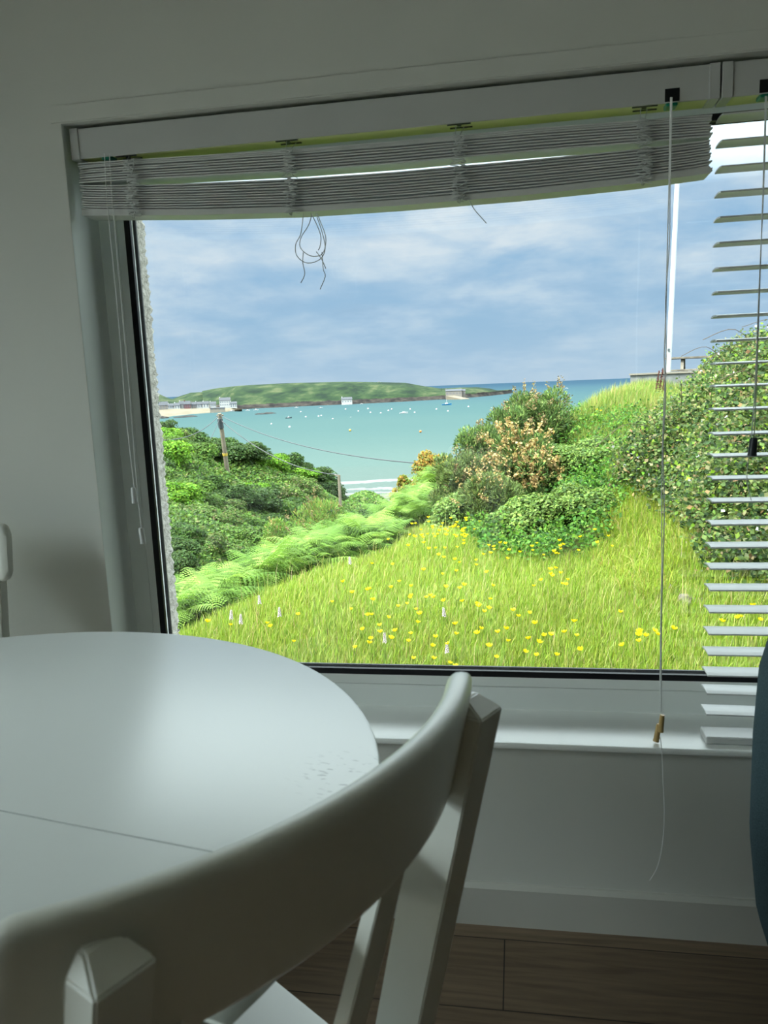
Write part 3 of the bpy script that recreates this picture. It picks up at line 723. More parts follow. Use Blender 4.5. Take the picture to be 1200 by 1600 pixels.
# ---- headland across the bay
def headland(name, tab, m, back, seed, rock=4.0, label=''):
    """tab rows: (px, py waterline, range waterline, py crest, range crest)"""
    tab = np.array(tab, float); N = 320
    for row in tab:
        wr = np.hypot(*at_z(row[0], row[1], SEA)[:2]); row[4] = wr+(row[4]-row[2])*.55; row[2] = wr
    px = np.linspace(tab[0, 0], tab[-1, 0], N); I = lambda c: np.interp(px, tab[:, 0], tab[:, c])
    pw, rw, pc_, rc_ = I(1), I(2), I(3), I(4); r_ = np.random.default_rng(seed); rows = 34; V = np.zeros((rows, N, 3))
    def fbm(u, v, seed):
        q = np.random.default_rng(seed); s = 0
        for k, a in ((.012, 1), (.03, .55), (.07, .3), (.15, .16)):
            for _ in range(3):
                th = q.uniform(0, 2*pi); s = s+a*np.sin((u*cos(th)+v*sin(th))*k+q.uniform(0, 9))*.45
        return s
    for i in range(N):
        A = at_r(px[i], pw[i], rw[i]); B = at_r(px[i], pc_[i], rc_[i]); d = A[:2]/np.hypot(*A[:2])
        for j in range(rows):
            f = j/(rows-1)
            if f < .15: r = rw[i]+f/.15*14; z = SEA-1+f/.15*(rock+1.5)
            elif f < .72:
                g = (f-.15)/.57; r = rw[i]+14+g*(rc_[i]-rw[i]-14); zc = max(B[2], SEA+rock+.5); z = SEA+rock+.5+(zc-SEA-rock-.5)*(sin(g*pi/2)**.9)
            else: g = (f-.72)/.28; r = rc_[i]+g*back; z = max(B[2], SEA+rock+.5)-g**1.6*(max(B[2], SEA)-SEA+4)
            V[j, i] = (d[0]*r, d[1]*r, z)
    nz_ = fbm(V[..., 0], V[..., 1], seed); hh = np.clip((V[..., 2]-SEA-rock)/15, 0, 1); g = np.linspace(0, 1, rows)[:, None]
    V[..., 2] += nz_*1.6*hh*np.clip(np.abs(g-.72)*6, .15, 1); V[..., 1] += nz_*5*np.clip(1-np.abs(g-.1)*8, 0, 1)
    i = (np.arange(rows-1)[:, None]*N+np.arange(N-1)[None]).reshape(-1)
    return struct(np_mesh(name, V.reshape(-1, 3), np.stack([i, i+1, i+N+1, i+N], 1), m, smooth=True), label)
m, t, b = mat('headland_green', (0, 0, 0), .95, .05); tcn = t('ShaderNodeTexCoord').outputs['Object']
n = t('ShaderNodeTexNoise', {'Vector': t('ShaderNodeMapping', {'Vector': tcn, 'Scale': (1, .45, 2.0)}).outputs[0], 'Scale': .032, 'Detail': 9.0, 'Roughness': .68}).outputs[0]
g = t.ramp(n, [(.38, srgb(50, 78, 58)), (.47, srgb(72, 104, 66)), (.55, srgb(96, 124, 78)), (.62, srgb(138, 150, 104))])
rk = t('ShaderNodeTexNoise', {'Vector': tcn, 'Scale': .08, 'Detail': 8.0, 'Roughness': .7}).outputs[0]
rc = t.ramp(rk, [(.38, srgb(62, 60, 62)), (.55, srgb(112, 104, 98)), (.68, srgb(160, 148, 130))])
zz = t('ShaderNodeSeparateXYZ', {0: tcn}).outputs[2]
zl = t.math('ADD', zz, t.math('MULTIPLY_ADD', rk, 7.0, -3.5))
t.l.new(t.mix(t.math('LESS_THAN', zl, SEA+5.0), g, rc), b.inputs['Base Color'])
MT['headland'] = m
headland('headland', [(318, 638, 1330, 611, 1700), (345, 638, 1360, 606, 1750), (370, 640, 1400, 603, 1750), (400, 638.3, 1420, 601, 1780), (450, 636, 1450, 598.5, 1800), (500, 633.6, 1480, 597.3, 1820), (540, 632, 1500, 596.3, 1820),
    (600, 629.3, 1520, 597, 1850), (635, 627.5, 1560, 597.8, 1850), (660, 626, 1600, 602.5, 1850), (690, 624.3, 1640, 607, 1850)], MT['headland'], 300, 3, 4.0, 'long green headland with a rocky shore across the bay')
headland('headland', [(660, 626.0, 1600, 612, 1900), (680, 624.8, 1640, 607, 1950), (700, 624, 1690, 606.5, 1950), (720, 622.6, 1740, 605.5, 2000), (745, 620.6, 1800, 605, 2050), (765, 618.6, 1850, 607, 2050), (785, 616.4, 1900, 612, 2000), (800, 614.5, 1950, 613.5, 2000)],
    MT['headland'], 200, 5, 5.0, 'low rocky tip of the headland behind the boathouse')
headland('headland', [(-420, 668, 1100, 628, 1700), (-100, 650, 1150, 618, 1700), (150, 640, 1180, 612, 1700), (225, 639.5, 1200, 614, 1750), (247, 639, 1220, 613.8, 1750), (262, 638.5, 1240, 621, 1700), (270, 638.2, 1250, 623.5, 1650), (285, 638, 1260, 618, 1750), (300, 637.6, 1270, 613.5, 1750), (325, 636.8, 1310, 612, 1760), (345, 636.5, 1350, 617, 1660), (372, 636, 1350, 634.5, 1500)],
    MT['headland'], 300, 8, 1.0, 'green hill behind the beach village')
# village beach and skerries
MT['sand'] = nmat('pale_sand', [(.4, srgb(196, 180, 150)), (.6, srgb(222, 208, 180))], .05)
MT['rock'] = nmat('dark_shore_rock', [(.4, srgb(62, 62, 66)), (.65, srgb(110, 106, 100))], .3)
def flat_strip(name, near, far, zn, zf, m, label):
    V = []
    for (a, ra), (c, rb) in zip(near, far):
        pass
def shore(name, rows, m, label):
    """rows: list of lists of world points"""
    R_ = [np.array(r) for r in rows]; n_ = len(R_[0]); V = np.concatenate(R_); i = (np.arange(len(R_)-1)[:, None]*n_+np.arange(n_-1)[None]).reshape(-1)
    return struct(np_mesh(name, V, np.stack([i, i+1, i+n_+1, i+n_], 1), m, smooth=True), label)
bxs = [-420, -100, 150, 225, 242, 270, 300, 330, 360, 378]; bys = [705, 684, 668, 661, 657, 651, 647.5, 645, 643, 641.8]
near = [at_z(x, y, SEA) for x, y in zip(bxs, bys)]
far = [at_z(x, y, SEA+3.5) for x, y in zip(bxs, [669, 652, 640, 639.5, 639.2, 638.8, 638.4, 638, 637.5, 638.4])]
midr = [p*.45+q*.55 for p, q in zip(near, far)]
for p in near: p[2] = SEA-.3
for p, q in zip(midr, far): p[2] = SEA+1.2
shore('beach', [near, midr, far], MT['sand'], 'pale sand beach in front of the far village')
def blob_rock(px, py, wpx, hpx, label):
    p = at_z(px, py, SEA); r = np.linalg.norm(p); k = r/F_PX; b = bmesh.new(); bmesh.ops.create_icosphere(b, subdivisions=4, radius=1)
    for v in b.verts:
        n = 1+.25*sin(v.co.x*5+px)+.18*sin(v.co.y*9+2)+.15*sin(v.co.x*13+v.co.z*7); v.co = Vector((v.co.x*wpx*k/2, v.co.y*wpx*k*.7, v.co.z*hpx*k*n))
    mb = MB(); mb.add(b); o = mb.build('sea_rock', MT['rock'], smooth=60); o.location = (p[0], p[1], SEA); return tag(o, label, 'rock')
blob_rock(254, 653.5, 18, 2.5, 'dark rock at the near end of the far beach by the window edge')
blob_rock(290, 651.5, 34, 1.6, 'long low dark rock off the far beach')
blob_rock(415, 646.5, 32, 1.6, 'flat dark skerry alone in the bay under the headland')

# ---- village houses
UP_ = lambda c, k=2.0: tuple(v*k for v in c)
MT['hw'] = mat('house_white', UP_(srgb(240, 240, 236)), .8, .2)[0]; MT['hp'] = mat('house_dull_red', UP_(srgb(160, 104, 104)), .8, .2)[0]
MT['hg'] = mat('house_stone', UP_(srgb(178, 170, 160)), .9, .2)[0]; MT['slater'] = mat('house_slate', UP_(srgb(128, 132, 142), 1.3), .8, .2)[0]
MT['win'] = mat('house_window', (.05, .06, .08), .3, .5)[0]; MT['conc'] = mat('pale_concrete', UP_(srgb(200, 192, 176), 1.6), .9, .2)[0]
def house(px, pyb, r, wpx, hpx, wallm, label, cat='house', nwin=3, name='house', roof=.45, rows=2):
    p = at_z(px, pyb, SEA+3.2) if px < 400 else at_r(px, pyb, r); r = np.hypot(p[0], p[1]); k = r*1.03/F_PX; w_, h_ = wpx*k, hpx*k; d_ = max(7, w_*.6); hw = h_*(1-roof)
    t_ = thing(name, label, cat, (p[0], p[1], p[2]-1), -atan2(p[0], p[1]))
    MB().box(-w_/2, w_/2, 0, d_, -6, hw+1).build('walls', MT[wallm], t_)
    b = MB(); b.hull([[(x, -.4, hw+1), (x, d_/2, h_+1), (x, d_+.4, hw+1), (x, d_+.4, hw+1.3), (x, d_/2, h_+1.4), (x, -.4, hw+1.3)] for x in (-w_/2-.3, w_/2+.3)]); b.build('roof', MT['slater'], t_)
    b = MB(); b.box(-w_/2+.2, -w_/2+1.4, d_/2-.6, d_/2+.6, hw, h_+2.3); b.build('chimney', MT[wallm], t_)
    for j in range(rows):
        for i in range(nwin):
            x = -w_/2+w_*(i+.5)/nwin; z = 1+hw*(.32+.42*j) if rows > 1 else 1+hw*.45; MB().box(x-.55, x+.55, -.12, .05, z-.6, z+.7).build('window', MT['win'], t_)
    return t_
house(243, 640.5, 1285, 12, 8, 'hg', 'grey stone house at the window edge end of the far village')
house(256, 640, 1290, 12, 11, 'hg', 'tall stone house second from the near end of the far village')
house(267, 638.5, 1300, 8, 7, 'hw', 'small white cottage under the sandy gap in the hill')
house(277, 638.5, 1295, 8, 8, 'hw', 'white gabled cottage left of the white and red pair', nwin=2)
house(285, 638, 1290, 8, 10, 'hw', 'white gabled house left of the dull red house', nwin=2)
house(293, 637.8, 1290, 9, 10, 'hp', 'dull red house in the middle of the far village')
house(303, 637.2, 1300, 7, 8, 'hg', 'grey cottage right of the dull red house', nwin=2)
house(311, 636.8, 1295, 10, 8, 'hw', 'white cottage halfway along the right part of the village')
house(322, 636.4, 1300, 9, 8.5, 'hw', 'white cottage with two gables before the big white inn', nwin=2)
house(333, 636, 1305, 9, 7.5, 'hw', 'low white cottage left of the big white inn', rows=1)
house(352, 635.5, 1320, 16, 13, 'hw', 'big white building standing highest at the right end of the village', nwin=5, roof=.3)
house(365, 636.5, 1325, 10, 8, 'hw', 'white wing on the right of the big white building', nwin=3, roof=.35)
o = house(340, 640, 1300, 22, 2.6, 'conc', 'pale sea wall building in front of the big white inn', nwin=4, roof=.15, rows=1)
house(542, 629.5, 980, 16, 8, 'hw', 'lone white cottage on the shore halfway along the headland', nwin=4, roof=.4, rows=1)
house(709, 617, 1036, 24, 8, 'hg', 'grey lifeboat station on the tip of the headland', cat='boathouse', nwin=5, name='boathouse', roof=.3, rows=1)
o = house(723.5, 617, 1044, 7, 8, 'hg', 'narrow grey annex right of the lifeboat station', cat='boathouse', nwin=2, name='boathouse', roof=.3, rows=1)
p = at_r(592, 598, 1300); t_ = thing('lookout_hut', 'tiny pale lookout hut on the crest of the headland', 'hut', (p[0], p[1], p[2]-2))
MB().box(-2, 2, -2, 2, 0, 3).build('walls', MT['hw'], t_); MB().hull([[(-3, -2.4, 3), (3, -2.4, 3), (3, 2.4, 3), (-3, 2.4, 3)], [(-.2, -.2, 4.6), (.2, -.2, 4.6), (.2, .2, 4.6), (-.2, .2, 4.6)]]).build('roof', MT['slater'], t_)
# slipway
pa, pb = at_z(728, 624, SEA), at_r(704, 618.5, 1030); n_ = 6
MT['slip'] = mat('slipway_concrete', srgb(214, 198, 170), .9, .2)[0]
b = MB(); d = (Vector(pb)-Vector(pa)); s_ = Vector((d.y, -d.x, 0)).normalized()*7
pa_ = Vector(pa)+Vector((0, 0, .4)); pb_ = Vector(pb)+Vector((0, 0, .3)); b.hull([[pa_-s_, pa_+s_, pa_+s_-Vector((0, 0, 6)), pa_-s_-Vector((0, 0, 6))], [pb_-s_, pb_+s_, pb_+s_-Vector((0, 0, 6)), pb_-s_-Vector((0, 0, 6))]])
o = b.build('slipway', MT['slip']); tag(o, 'pale slipway running from the lifeboat station to the water', 'slipway')

# ---- boats and buoys
BC = {'white': srgb(238, 240, 240), 'blue': srgb(60, 150, 205), 'red': srgb(190, 70, 60), 'dark': srgb(70, 80, 90), 'orange': srgb(235, 150, 70), 'yellow': srgb(235, 205, 90)}
BM = {k: mat('paint_'+k, UP_(v, 2.4), .5, .2)[0] for k, v in BC.items()}
def boat(px, py, wpx, hull, label, mast=0, cabin=True, ang=None):
    p = at_z(px, py, SEA); k = np.linalg.norm(p-CAM)/F_PX; L = wpx*k; wd = L*.16; a = random.uniform(-.5, .5) if ang is None else ang
    t_ = thing('boat', label, 'boat', (p[0], p[1], SEA), a-atan2(p[0], p[1])); rings = []; fb = L*.11
    for f in np.linspace(0, 1, 9):
        x = -L/2+L*f; q = wd*(1-max(0, (f-.45)/.55)**2.2)*(.8+.2*min(1, f*4))+.01; zt_ = fb*(1+.7*f**2)
        rings.append([(x, -q, zt_), (x, q, zt_), (x, q*.6, -.3), (x, -q*.6, -.3)])
    MB().hull(rings).build('hull', BM[hull], t_)
    if cabin: MB().hull([[(-L*.18, -wd*.6, fb), (L*.16, -wd*.6, fb), (L*.16, wd*.6, fb), (-L*.18, wd*.6, fb)], [(-L*.14, -wd*.5, fb+L*.13), (L*.08, -wd*.5, fb+L*.13), (L*.08, wd*.5, fb+L*.13), (-L*.14, wd*.5, fb+L*.13)]]).build('cabin', BM['white'], t_)
    if mast: MB().tube([(0, 0, fb), (0, 0, fb+L*mast)], L*.012, 6).build('mast', BM['white'], t_)
for a in [(698, 633, 15, 'blue', 'blue hulled fishing boat with a white cabin in mid bay', .45, True, .1), (631, 646, 13, 'white', 'white motor boat nearest in the middle of the bay', 0, True, .25),
          (451, 653.5, 10, 'dark', 'dark hulled boat moored right of the telegraph pole', .3, True, 0), (362, 643, 9, 'white', 'white boat beached at the foot of the big white inn'),
          (375, 642, 6, 'white', 'small white boat second from the village shore'), (387, 641.6, 7, 'white', 'white boat left of the tall white cabin boat'), (400, 641, 8, 'white', 'white boat with a high cabin under the headland start', .3),
          (463, 637.2, 6, 'white', 'small white boat close under the headland rocks'), (501, 637.5, 6, 'white', 'white boat left of the lone shore cottage'), (565, 631.5, 5, 'white', 'tiny white boat right of the lone shore cottage'),
          (874, 628.5, 12, 'red', 'red hulled boat just right of the gorse top', .2), (790, 629, 8, 'red', 'red boat just left of the gorse top'), (548, 652, 3, 'white', 'tiny white boat alone below the shore cottage'),
          (885, 607, 5, 'white', 'far white boat out at sea left of the grassy bank')]: boat(*a)
bs = bmesh.new(); bmesh.ops.create_icosphere(bs, subdivisions=2, radius=1); mbx = MB(); mbx.add(bs); by0 = mbx.build('buoy', BM['white'], smooth=80)
first = True
bo = [(424, 663, 1.3), (452.5, 668, 1.8), (478, 652, 1.3), (498, 651, 1.3), (502, 650, 1.3), (575, 639, 1.2), (579, 645, 1.2), (595, 646, 1.3), (607, 642, 1.3), (612, 640, 1.2), (641, 640, 1.2), (648, 645, 1.3), (682, 640, 1.3), (700, 643, 1.3), (732, 636, 1.3), (520, 655, 1.2), (540, 640, 1.2), (560, 643, 1.2), (470, 644, 1.2)]
for px, py, sz in bo:
    o = by0 if first else by0.copy()
    if not first: COL.objects.link(o)
    first = False; p = at_z(px, py, SEA); k = np.linalg.norm(p-CAM)/F_PX; o.location = (p[0], p[1], SEA+sz*k*.4); o.scale = (sz*k,)*3; tag(o, 'small white mooring buoy floating in the bay', 'buoy', 'white mooring buoys')
for (px, py), lb in zip([(547, 674), (657, 676)], ['pale yellow buoy left of the wire in the near bay', 'orange yellow buoy in the near bay above the wire']):
    o = by0.copy(); o.data = by0.data.copy(); o.data.materials.clear(); o.data.materials.append(BM['yellow' if px < 600 else 'orange']); COL.objects.link(o); p = at_z(px, py, SEA); k = np.linalg.norm(p-CAM)/F_PX
    o.location = (p[0], p[1], SEA+.6); o.scale = (2.0*k,)*3; tag(o, lb, 'buoy')
    if 'group' in o: del o['group']

# ---- telegraph poles and wires
MT['pole'] = nmat('weathered_pole', [(.4, UP_(srgb(160, 150, 130))), (.6, UP_(srgb(184, 172, 150)))], 2.0); MT['wire'] = mat('wire', (.02, .022, .025), .6, .3)[0]
pt, pb = Vector(at_r(343, 646, 69)), Vector(at_r(355.5, 738, 70)); pb = pb-(pt-pb).normalized()*1.0
t_ = thing('telegraph_pole', 'leaning wooden telegraph pole on the left hillside carrying wires', 'telegraph pole', pb)
b = MB(); b.tube([(0, 0, 0), pt-pb], .20, 12, .17); b.build('post', MT['pole'], t_, smooth=40)
b = MB(); h_ = pt-pb; b.tube([h_*.97+Vector((-.28, 0, 0)), h_*.97+Vector((.32, 0, .02))], .07, 6); b.build('cross_arm', MT['pole'], t_)
b = MB(); b.tube([h_*.80+Vector((0, -.05, 0)), h_*.93+Vector((0, -.08, 0))], .24, 8); b.build('equipment_box', MT['dark'], t_)
b = MB(); b.tube([h_*.405, h_*.44], .225, 12); o = b.build('band', BM['yellow'], t_); o['label'] = 'yellow marker band'
p2t, p2b = Vector(at_r(529.5, 742, 60)), Vector(at_r(532, 790, 60))
t2 = thing('telegraph_pole', 'short wooden telegraph pole in the gap in front of the surf', 'telegraph pole', p2b)
MB().tube([(0, 0, 0), p2t-p2b], .12, 10, .11).build('post', MT['pole'], t2, smooth=40); MB().tube([(p2t-p2b)*.96+Vector((-.34, 0, .1)), (p2t-p2b)*.94+Vector((.1, 0, 0))], .05, 6).build('cross_arm', MT['pole'], t2)
def wire(A, B, sag, label, r=.035):
    A, B = Vector(A), Vector(B); pts = [A.lerp(B, i/24)-Vector((0, 0, sag*4*(i/24)*(1-i/24))) for i in range(25)]
    b = MB(); b.tube(pts, r, 5); tag(b.build('overhead_wire', MT['wire']), label, 'wire')
wire(pt-Vector((0, 0, .15)), at_r(655, 724, 38), .7, 'upper wire from the leaning pole down to the right across the sea', .03)
wire(pt-Vector((0, 0, .5)), p2t, 1.0, 'lower wire between the leaning pole and the short pole', .035)
wire(pt-Vector((0, 0, .1)), at_r(205, 682, 40), .9, 'wire from the leaning pole to the left window edge', .03)
wire(pt-Vector((0, 0, .4)), at_r(328, 688, 66), .05, 'stay wire dropping left from the leaning pole', .025)

# ---- wall, flagpole and picnic table on the bank top
MT['cwall'] = nmat('grey_concrete_wall', [(.35, UP_(srgb(128, 132, 132))), (.5, UP_(srgb(165, 169, 167))), (.7, UP_(srgb(196, 194, 186)))], 3.5, bumpd=.01)
A = at_r(985, 583, 15.5); B = at_r(1300, 572, 15.5); zt_ = (A[2]+B[2])/2
d = Vector((B[0]-A[0], B[1]-A[1], 0)); L = d.length
t_ = thing('garden_wall', 'low grey concrete wall on top of the bank under the picnic table', 'wall', (A[0], A[1], 0), atan2(d.y, d.x))
MB().box(0, L, 0, .2, .2, zt_-.03).build('wall_panel', MT['cwall'], t_); MB().box(-.02, L, -.03, .23, zt_-.03, zt_).build('coping', MT['conc'], t_)
for x in (L*.33,): MB().box(x-.02, x+.02, -.012, .01, .2, zt_-.03).build('joint', MT['dark'], t_)
ft, fb_ = Vector(at_r(1063, 180, 15.9)), Vector(at_r(1044, 583, 15.9)); fb2 = fb_-(ft-fb_).normalized()*.6; ft = ft+(ft-fb_)*.3
t_ = thing('flagpole', 'tall thin white flagpole standing behind the concrete wall', 'flagpole', fb2)
MB().tube([(0, 0, 0), ft-fb2], .048, 14, .036).build('pole', BM['white'], t_, smooth=40); h_ = ft-fb2
MB().tube([h_*.155+Vector((-.02, -.05, 0)), h_*.163+Vector((-.02, -.05, 0))], .02, 6).build('cleat', MT['dark'], t_)
pc = at_r(1118, 582, 18.5); MT['oldwood'] = nmat('grey_weathered_wood', [(.4, UP_(srgb(140, 132, 120))), (.6, UP_(srgb(182, 174, 158)))], 6, bumpd=.004)
t_ = thing('picnic_table', 'weathered grey wooden picnic bench table on the terrace behind the wall', 'picnic table', (pc[0]+.15, pc[1], zt_-.40), radians(-14))
for i in range(5): MB().box(-1.15, 1.15, -.36+i*.147, -.36+i*.147+.135, .66, .70, .004).build('top_plank', MT['oldwood'], t_)
for s in (-1, 1): MB().box(-1.15, 1.15, s*.74-.12, s*.74+.12, .40, .44, .004).build('bench_plank', MT['oldwood'], t_)
for x in (-.8, .8):
    for s in (-1, 1):
        b = MB(); b.hull([[(x-.03, s*.22-.04, .66), (x+.03, s*.22-.04, .66), (x+.03, s*.22+.04, .66), (x-.03, s*.22+.04, .66)], [(x-.03, s*.68-.04, 0), (x+.03, s*.68-.04, 0), (x+.03, s*.68+.04, 0), (x-.03, s*.68+.04, 0)]]); b.build('leg', MT['oldwood'], t_)
    MB().box(x+.03, x+.07, -.86, .86, .32, .40).build('cross_beam', MT['oldwood'], t_)

# ================================================================== plants
def unit(v): return v/np.maximum(np.linalg.norm(v, axis=-1, keepdims=True), 1e-9)
def leaves(P, N, size, aspect=.35, fold=.12, axis=None):
    n = len(P); N = unit(N)
    if axis is None: axis = rng.normal(size=(n, 3))
    a = unit(axis-N*(axis*N).sum(-1, keepdims=True)); b = np.cross(N, a); s = np.asarray(size).reshape(-1, 1)*np.ones((n, 1))
    V = np.stack([P-a*s*.5, P+b*s*aspect+N*s*fold, P+a*s*.5, P-b*s*aspect+N*s*fold], 1).reshape(-1, 3)
    i = np.arange(n)*4; F = np.concatenate([np.stack([i, i+1, i+2], 1), np.stack([i, i+2, i+3], 1)]); return V, F
def pal(n, cols, wts, jit=.12):
    c = np.array([srgb(*c) for c in cols])*VEG; k = rng.choice(len(c), n, p=np.array(wts)/sum(wts)); return c[k]*np.exp(rng.normal(0, jit, (n, 1)))*np.exp(rng.normal(0, jit*.4, (n, 3)))
def join(parts):
    V = np.concatenate([p[0] for p in parts]); off = 0; Fs = []; T_ = np.concatenate([p[2] for p in parts])
    for v, f, t_ in parts: Fs.append(f+off); off += len(v)
    return V, np.concatenate(Fs), T_
def bush_mesh(n, lumps, rx, rz, size, cols, wts, aspect=.35, shell=.35, spiky=0, upbias=.3, seed=0, jit=.16):
    q = np.random.default_rng(seed); th = q.uniform(0, 2*pi, lumps); u = q.uniform(.0, 1, lumps)**.6; zz_ = q.uniform(.12, .86, lumps)
    rad = np.sqrt(np.clip(1-(zz_-.1)**2, .05, 1))*u*.72
    C = np.stack([np.cos(th)*rad*rx, np.sin(th)*rad*rx, zz_*rz], 1); R = q.uniform(.24, .44, lumps)*rx
    k = q.integers(0, lumps, n); d = unit(q.normal(size=(n, 3))); d[:, 2] = np.where(d[:, 2] < -.3, -d[:, 2], d[:, 2]); rr = 1-shell*q.random(n)**1.5
    P = C[k]+d*(R[k]*rr)[:, None]*np.array([1, 1, min(1.2, rz/rx)]); P[:, 2] = np.maximum(P[:, 2], .02)
    N = unit(d+q.normal(0, .55, (n, 3))+np.array([0, 0, upbias])); sz = size*q.uniform(.6, 1.35, n)
    ax = d*1.0+np.array([0, 0, .6])+q.normal(0, .5, (n, 3)) if spiky else None
    if spiky: N = unit(np.cross(ax, q.normal(size=(n, 3))))
    V, F = leaves(P, N, sz, aspect, axis=ax); t_ = pal(n, cols, wts, jit)*np.exp(q.normal(0, .14, lumps))[k][:, None]
    return V, F, np.repeat(t_, 4, 0), P, d
def gz(x, y): return float(ground(np.array([x]), np.array([y]))[0])

# ---- scrub over the hillside: one covering of uncountable leaves, and the bushes one can tell apart
def pin(P, poly):
    """inside test of projected points"""
    q = proj(P); x, y = q[:, 0], q[:, 1]; c = np.zeros(len(x), bool); n = len(poly)
    for i in range(n):
        x1, y1 = poly[i]; x2, y2 = poly[(i+1) % n]
        s = ((y1 > y) != (y2 > y)) & (x < (x2-x1)*(y-y1)/((y2-y1) or 1e-9)+x1); c ^= s
    return c
def polar(n, a0, a1, r0, r1, p=0.0):
    a = np.radians(rng.uniform(a0, a1, n)); u = rng.random(n); e = 2-p; r = (r0**e+(r1**e-r0**e)*u)**(1/e) if abs(e) > 1e-6 else r0*(r1/r0)**u
    x, y = r*np.sin(a), r*np.cos(a); return np.stack([x, y, ground(x, y)], 1), r
G1 = [(104, 140, 62), (84, 118, 54), (128, 160, 78), (66, 92, 48), (134, 140, 92)]
def vnoise(x, y, s, seed):
    q = np.random.default_rng(seed); o = 0
    for k in range(6):
        th = q.uniform(0, 2*pi); f = s*q.uniform(.5, 2.2); o = o+np.sin((x*cos(th)+y*sin(th))*f+q.uniform(0, 9))
    return o/6
P, r = polar(230000, -34, -2, 9, 105, 1.35)
h = (vnoise(P[:, 0], P[:, 1], .5, 2)*.5+.5)*np.clip(r/40, .15, .9)
size = np.clip(.045+r*.0032, .05, .34)*rng.uniform(.6, 1.4, len(P)); P[:, 2] += h*rng.random(len(P))**.5+size*.2
V, F = leaves(P, rng.normal(0, .6, (len(P), 3))+np.array([0, -.35, .9]), size, .33)
c = pal(len(P), G1, [4, 3, 3, 1.5, 1], .18)*np.exp(.28*vnoise(P[:, 0], P[:, 1], .22, 5))[:, None]
o = np_mesh('scrub_foliage', V, F, MT['leaf'], tint=np.repeat(c, 4, 0)); tag(o, 'dense low green scrub covering the valley and left hillside', 'scrub', kind='stuff')
protos = []
PC = [([(76, 106, 52), (96, 130, 62), (60, 84, 44)], [3, 2, 2]), ([(104, 138, 62), (122, 156, 72), (86, 118, 54)], [3, 2, 2]), ([(74, 100, 54), (88, 114, 60), (60, 82, 46)], [3, 2, 2]), ([(110, 136, 66), (86, 116, 54), (138, 132, 92)], [3, 3, 1]), ([(134, 182, 60), (112, 160, 48), (92, 138, 44)], [3, 2, 2])]
for i, (c_, w_) in enumerate(PC):
    V, F, tt, _, _ = bush_mesh(9000, 26, 1.0, .85, .085, c_, w_, seed=20+i, jit=.2); me = np_mesh('hillside_bush', V, F, MT['leaf'], tint=tt); protos.append(me)
used = [0]*5
hb = []
for px, py, r_, k in [(270, 690, 60, 3), (290, 698, 62, 0), (312, 702, 74, 2), (330, 708, 76, 1), (300, 722, 62, 0), (374, 722, 76, 2), (385, 712, 80, 2), (384, 740, 68, 2), (400, 728, 78, 4), (415, 738, 80, 4), (432, 745, 82, 1), (450, 748, 84, 0), (468, 754, 84, 2), (486, 758, 85, 2), (500, 768, 86, 2), (512, 776, 88, 2),
                     (380, 752, 66, 1), (405, 762, 64, 1), (440, 775, 62, 3), (470, 785, 60, 0), (500, 795, 58, 0), (255, 680, 58, 4), (280, 720, 54, 1), (260, 740, 46, 4), (300, 745, 50, 1), (340, 760, 48, 1), (290, 790, 38, 1), (340, 800, 38, 3), (310, 835, 30, 3), (380, 810, 40, 1), (275, 880, 22, 2), (290, 860, 24, 0), (260, 865, 20, 2), (315, 875, 24, 3),
                     (350, 845, 30, 3), (420, 820, 38, 0), (460, 825, 38, 3), (395, 845, 30, 0), (430, 800, 48, 1), (320, 770, 44, 0), (265, 800, 32, 4), (365, 785, 46, 0), (400, 790, 48, 2)]:
    p = at_r(px, py, r_); hb.append((p[0], p[1], r_, k))
for _ in range(60):
    a = radians(random.uniform(-32, -10)); r_ = random.uniform(26, 86); hb.append((sin(a)*r_, cos(a)*r_, r_, random.randrange(5)))
LB = ['dull green bush in the scrub of the left hillside', 'bright green bush in the scrub of the left hillside', 'very dark green bush in the scrub of the left hillside', 'brownish olive bush in the scrub of the left hillside', 'yellow-green bush in the scrub of the left hillside']
for x, y, r_, k in hb:
    if r_ < 72 and 322 < proj(np.array([x, y, -4.]))[0][0] < 384 and r_ > 45: continue
    o = protos[k] if used[k] == 0 else protos[k].copy()
    if used[k]: COL.objects.link(o)
    used[k] += 1; s = r_*random.uniform(.020, .032)+.25; o.location = (x, y, gz(x, y)-s*.12); o.scale = (s*random.uniform(.9, 1.4), s*random.uniform(.9, 1.3), s*random.uniform(.7, 1.0)); o.rotation_euler = (0, 0, random.uniform(0, 6))
    tag(o, LB[k], 'bush', LB[k].replace('bush', 'bushes'))
# elder with white blossom at the hill's end
V, F, tt, PP, dd = bush_mesh(5200, 22, 1.0, .85, .11, PC[2][0], PC[2][1], seed=77)
x, y, _ = at_r(497, 762, 87); o = np_mesh('flowering_bush', V, F, MT['leaf'], tint=tt); o.location = (x, y, gz(x, y)-.3); o.scale = (2.6, 2.4, 2.6); tag(o, 'dark bush dotted with white blossom at the hill end near the surf', 'bush')
sel = rng.choice(len(PP), 60); vf, ff_ = leaves(PP[sel]*1.06, dd[sel], .13, .5); bo_ = np_mesh('blossom', vf, ff_, MT['petal'], o, tint=np.full((len(vf), 3), 2.2*ALB)); bo_['label'] = 'white blossom'

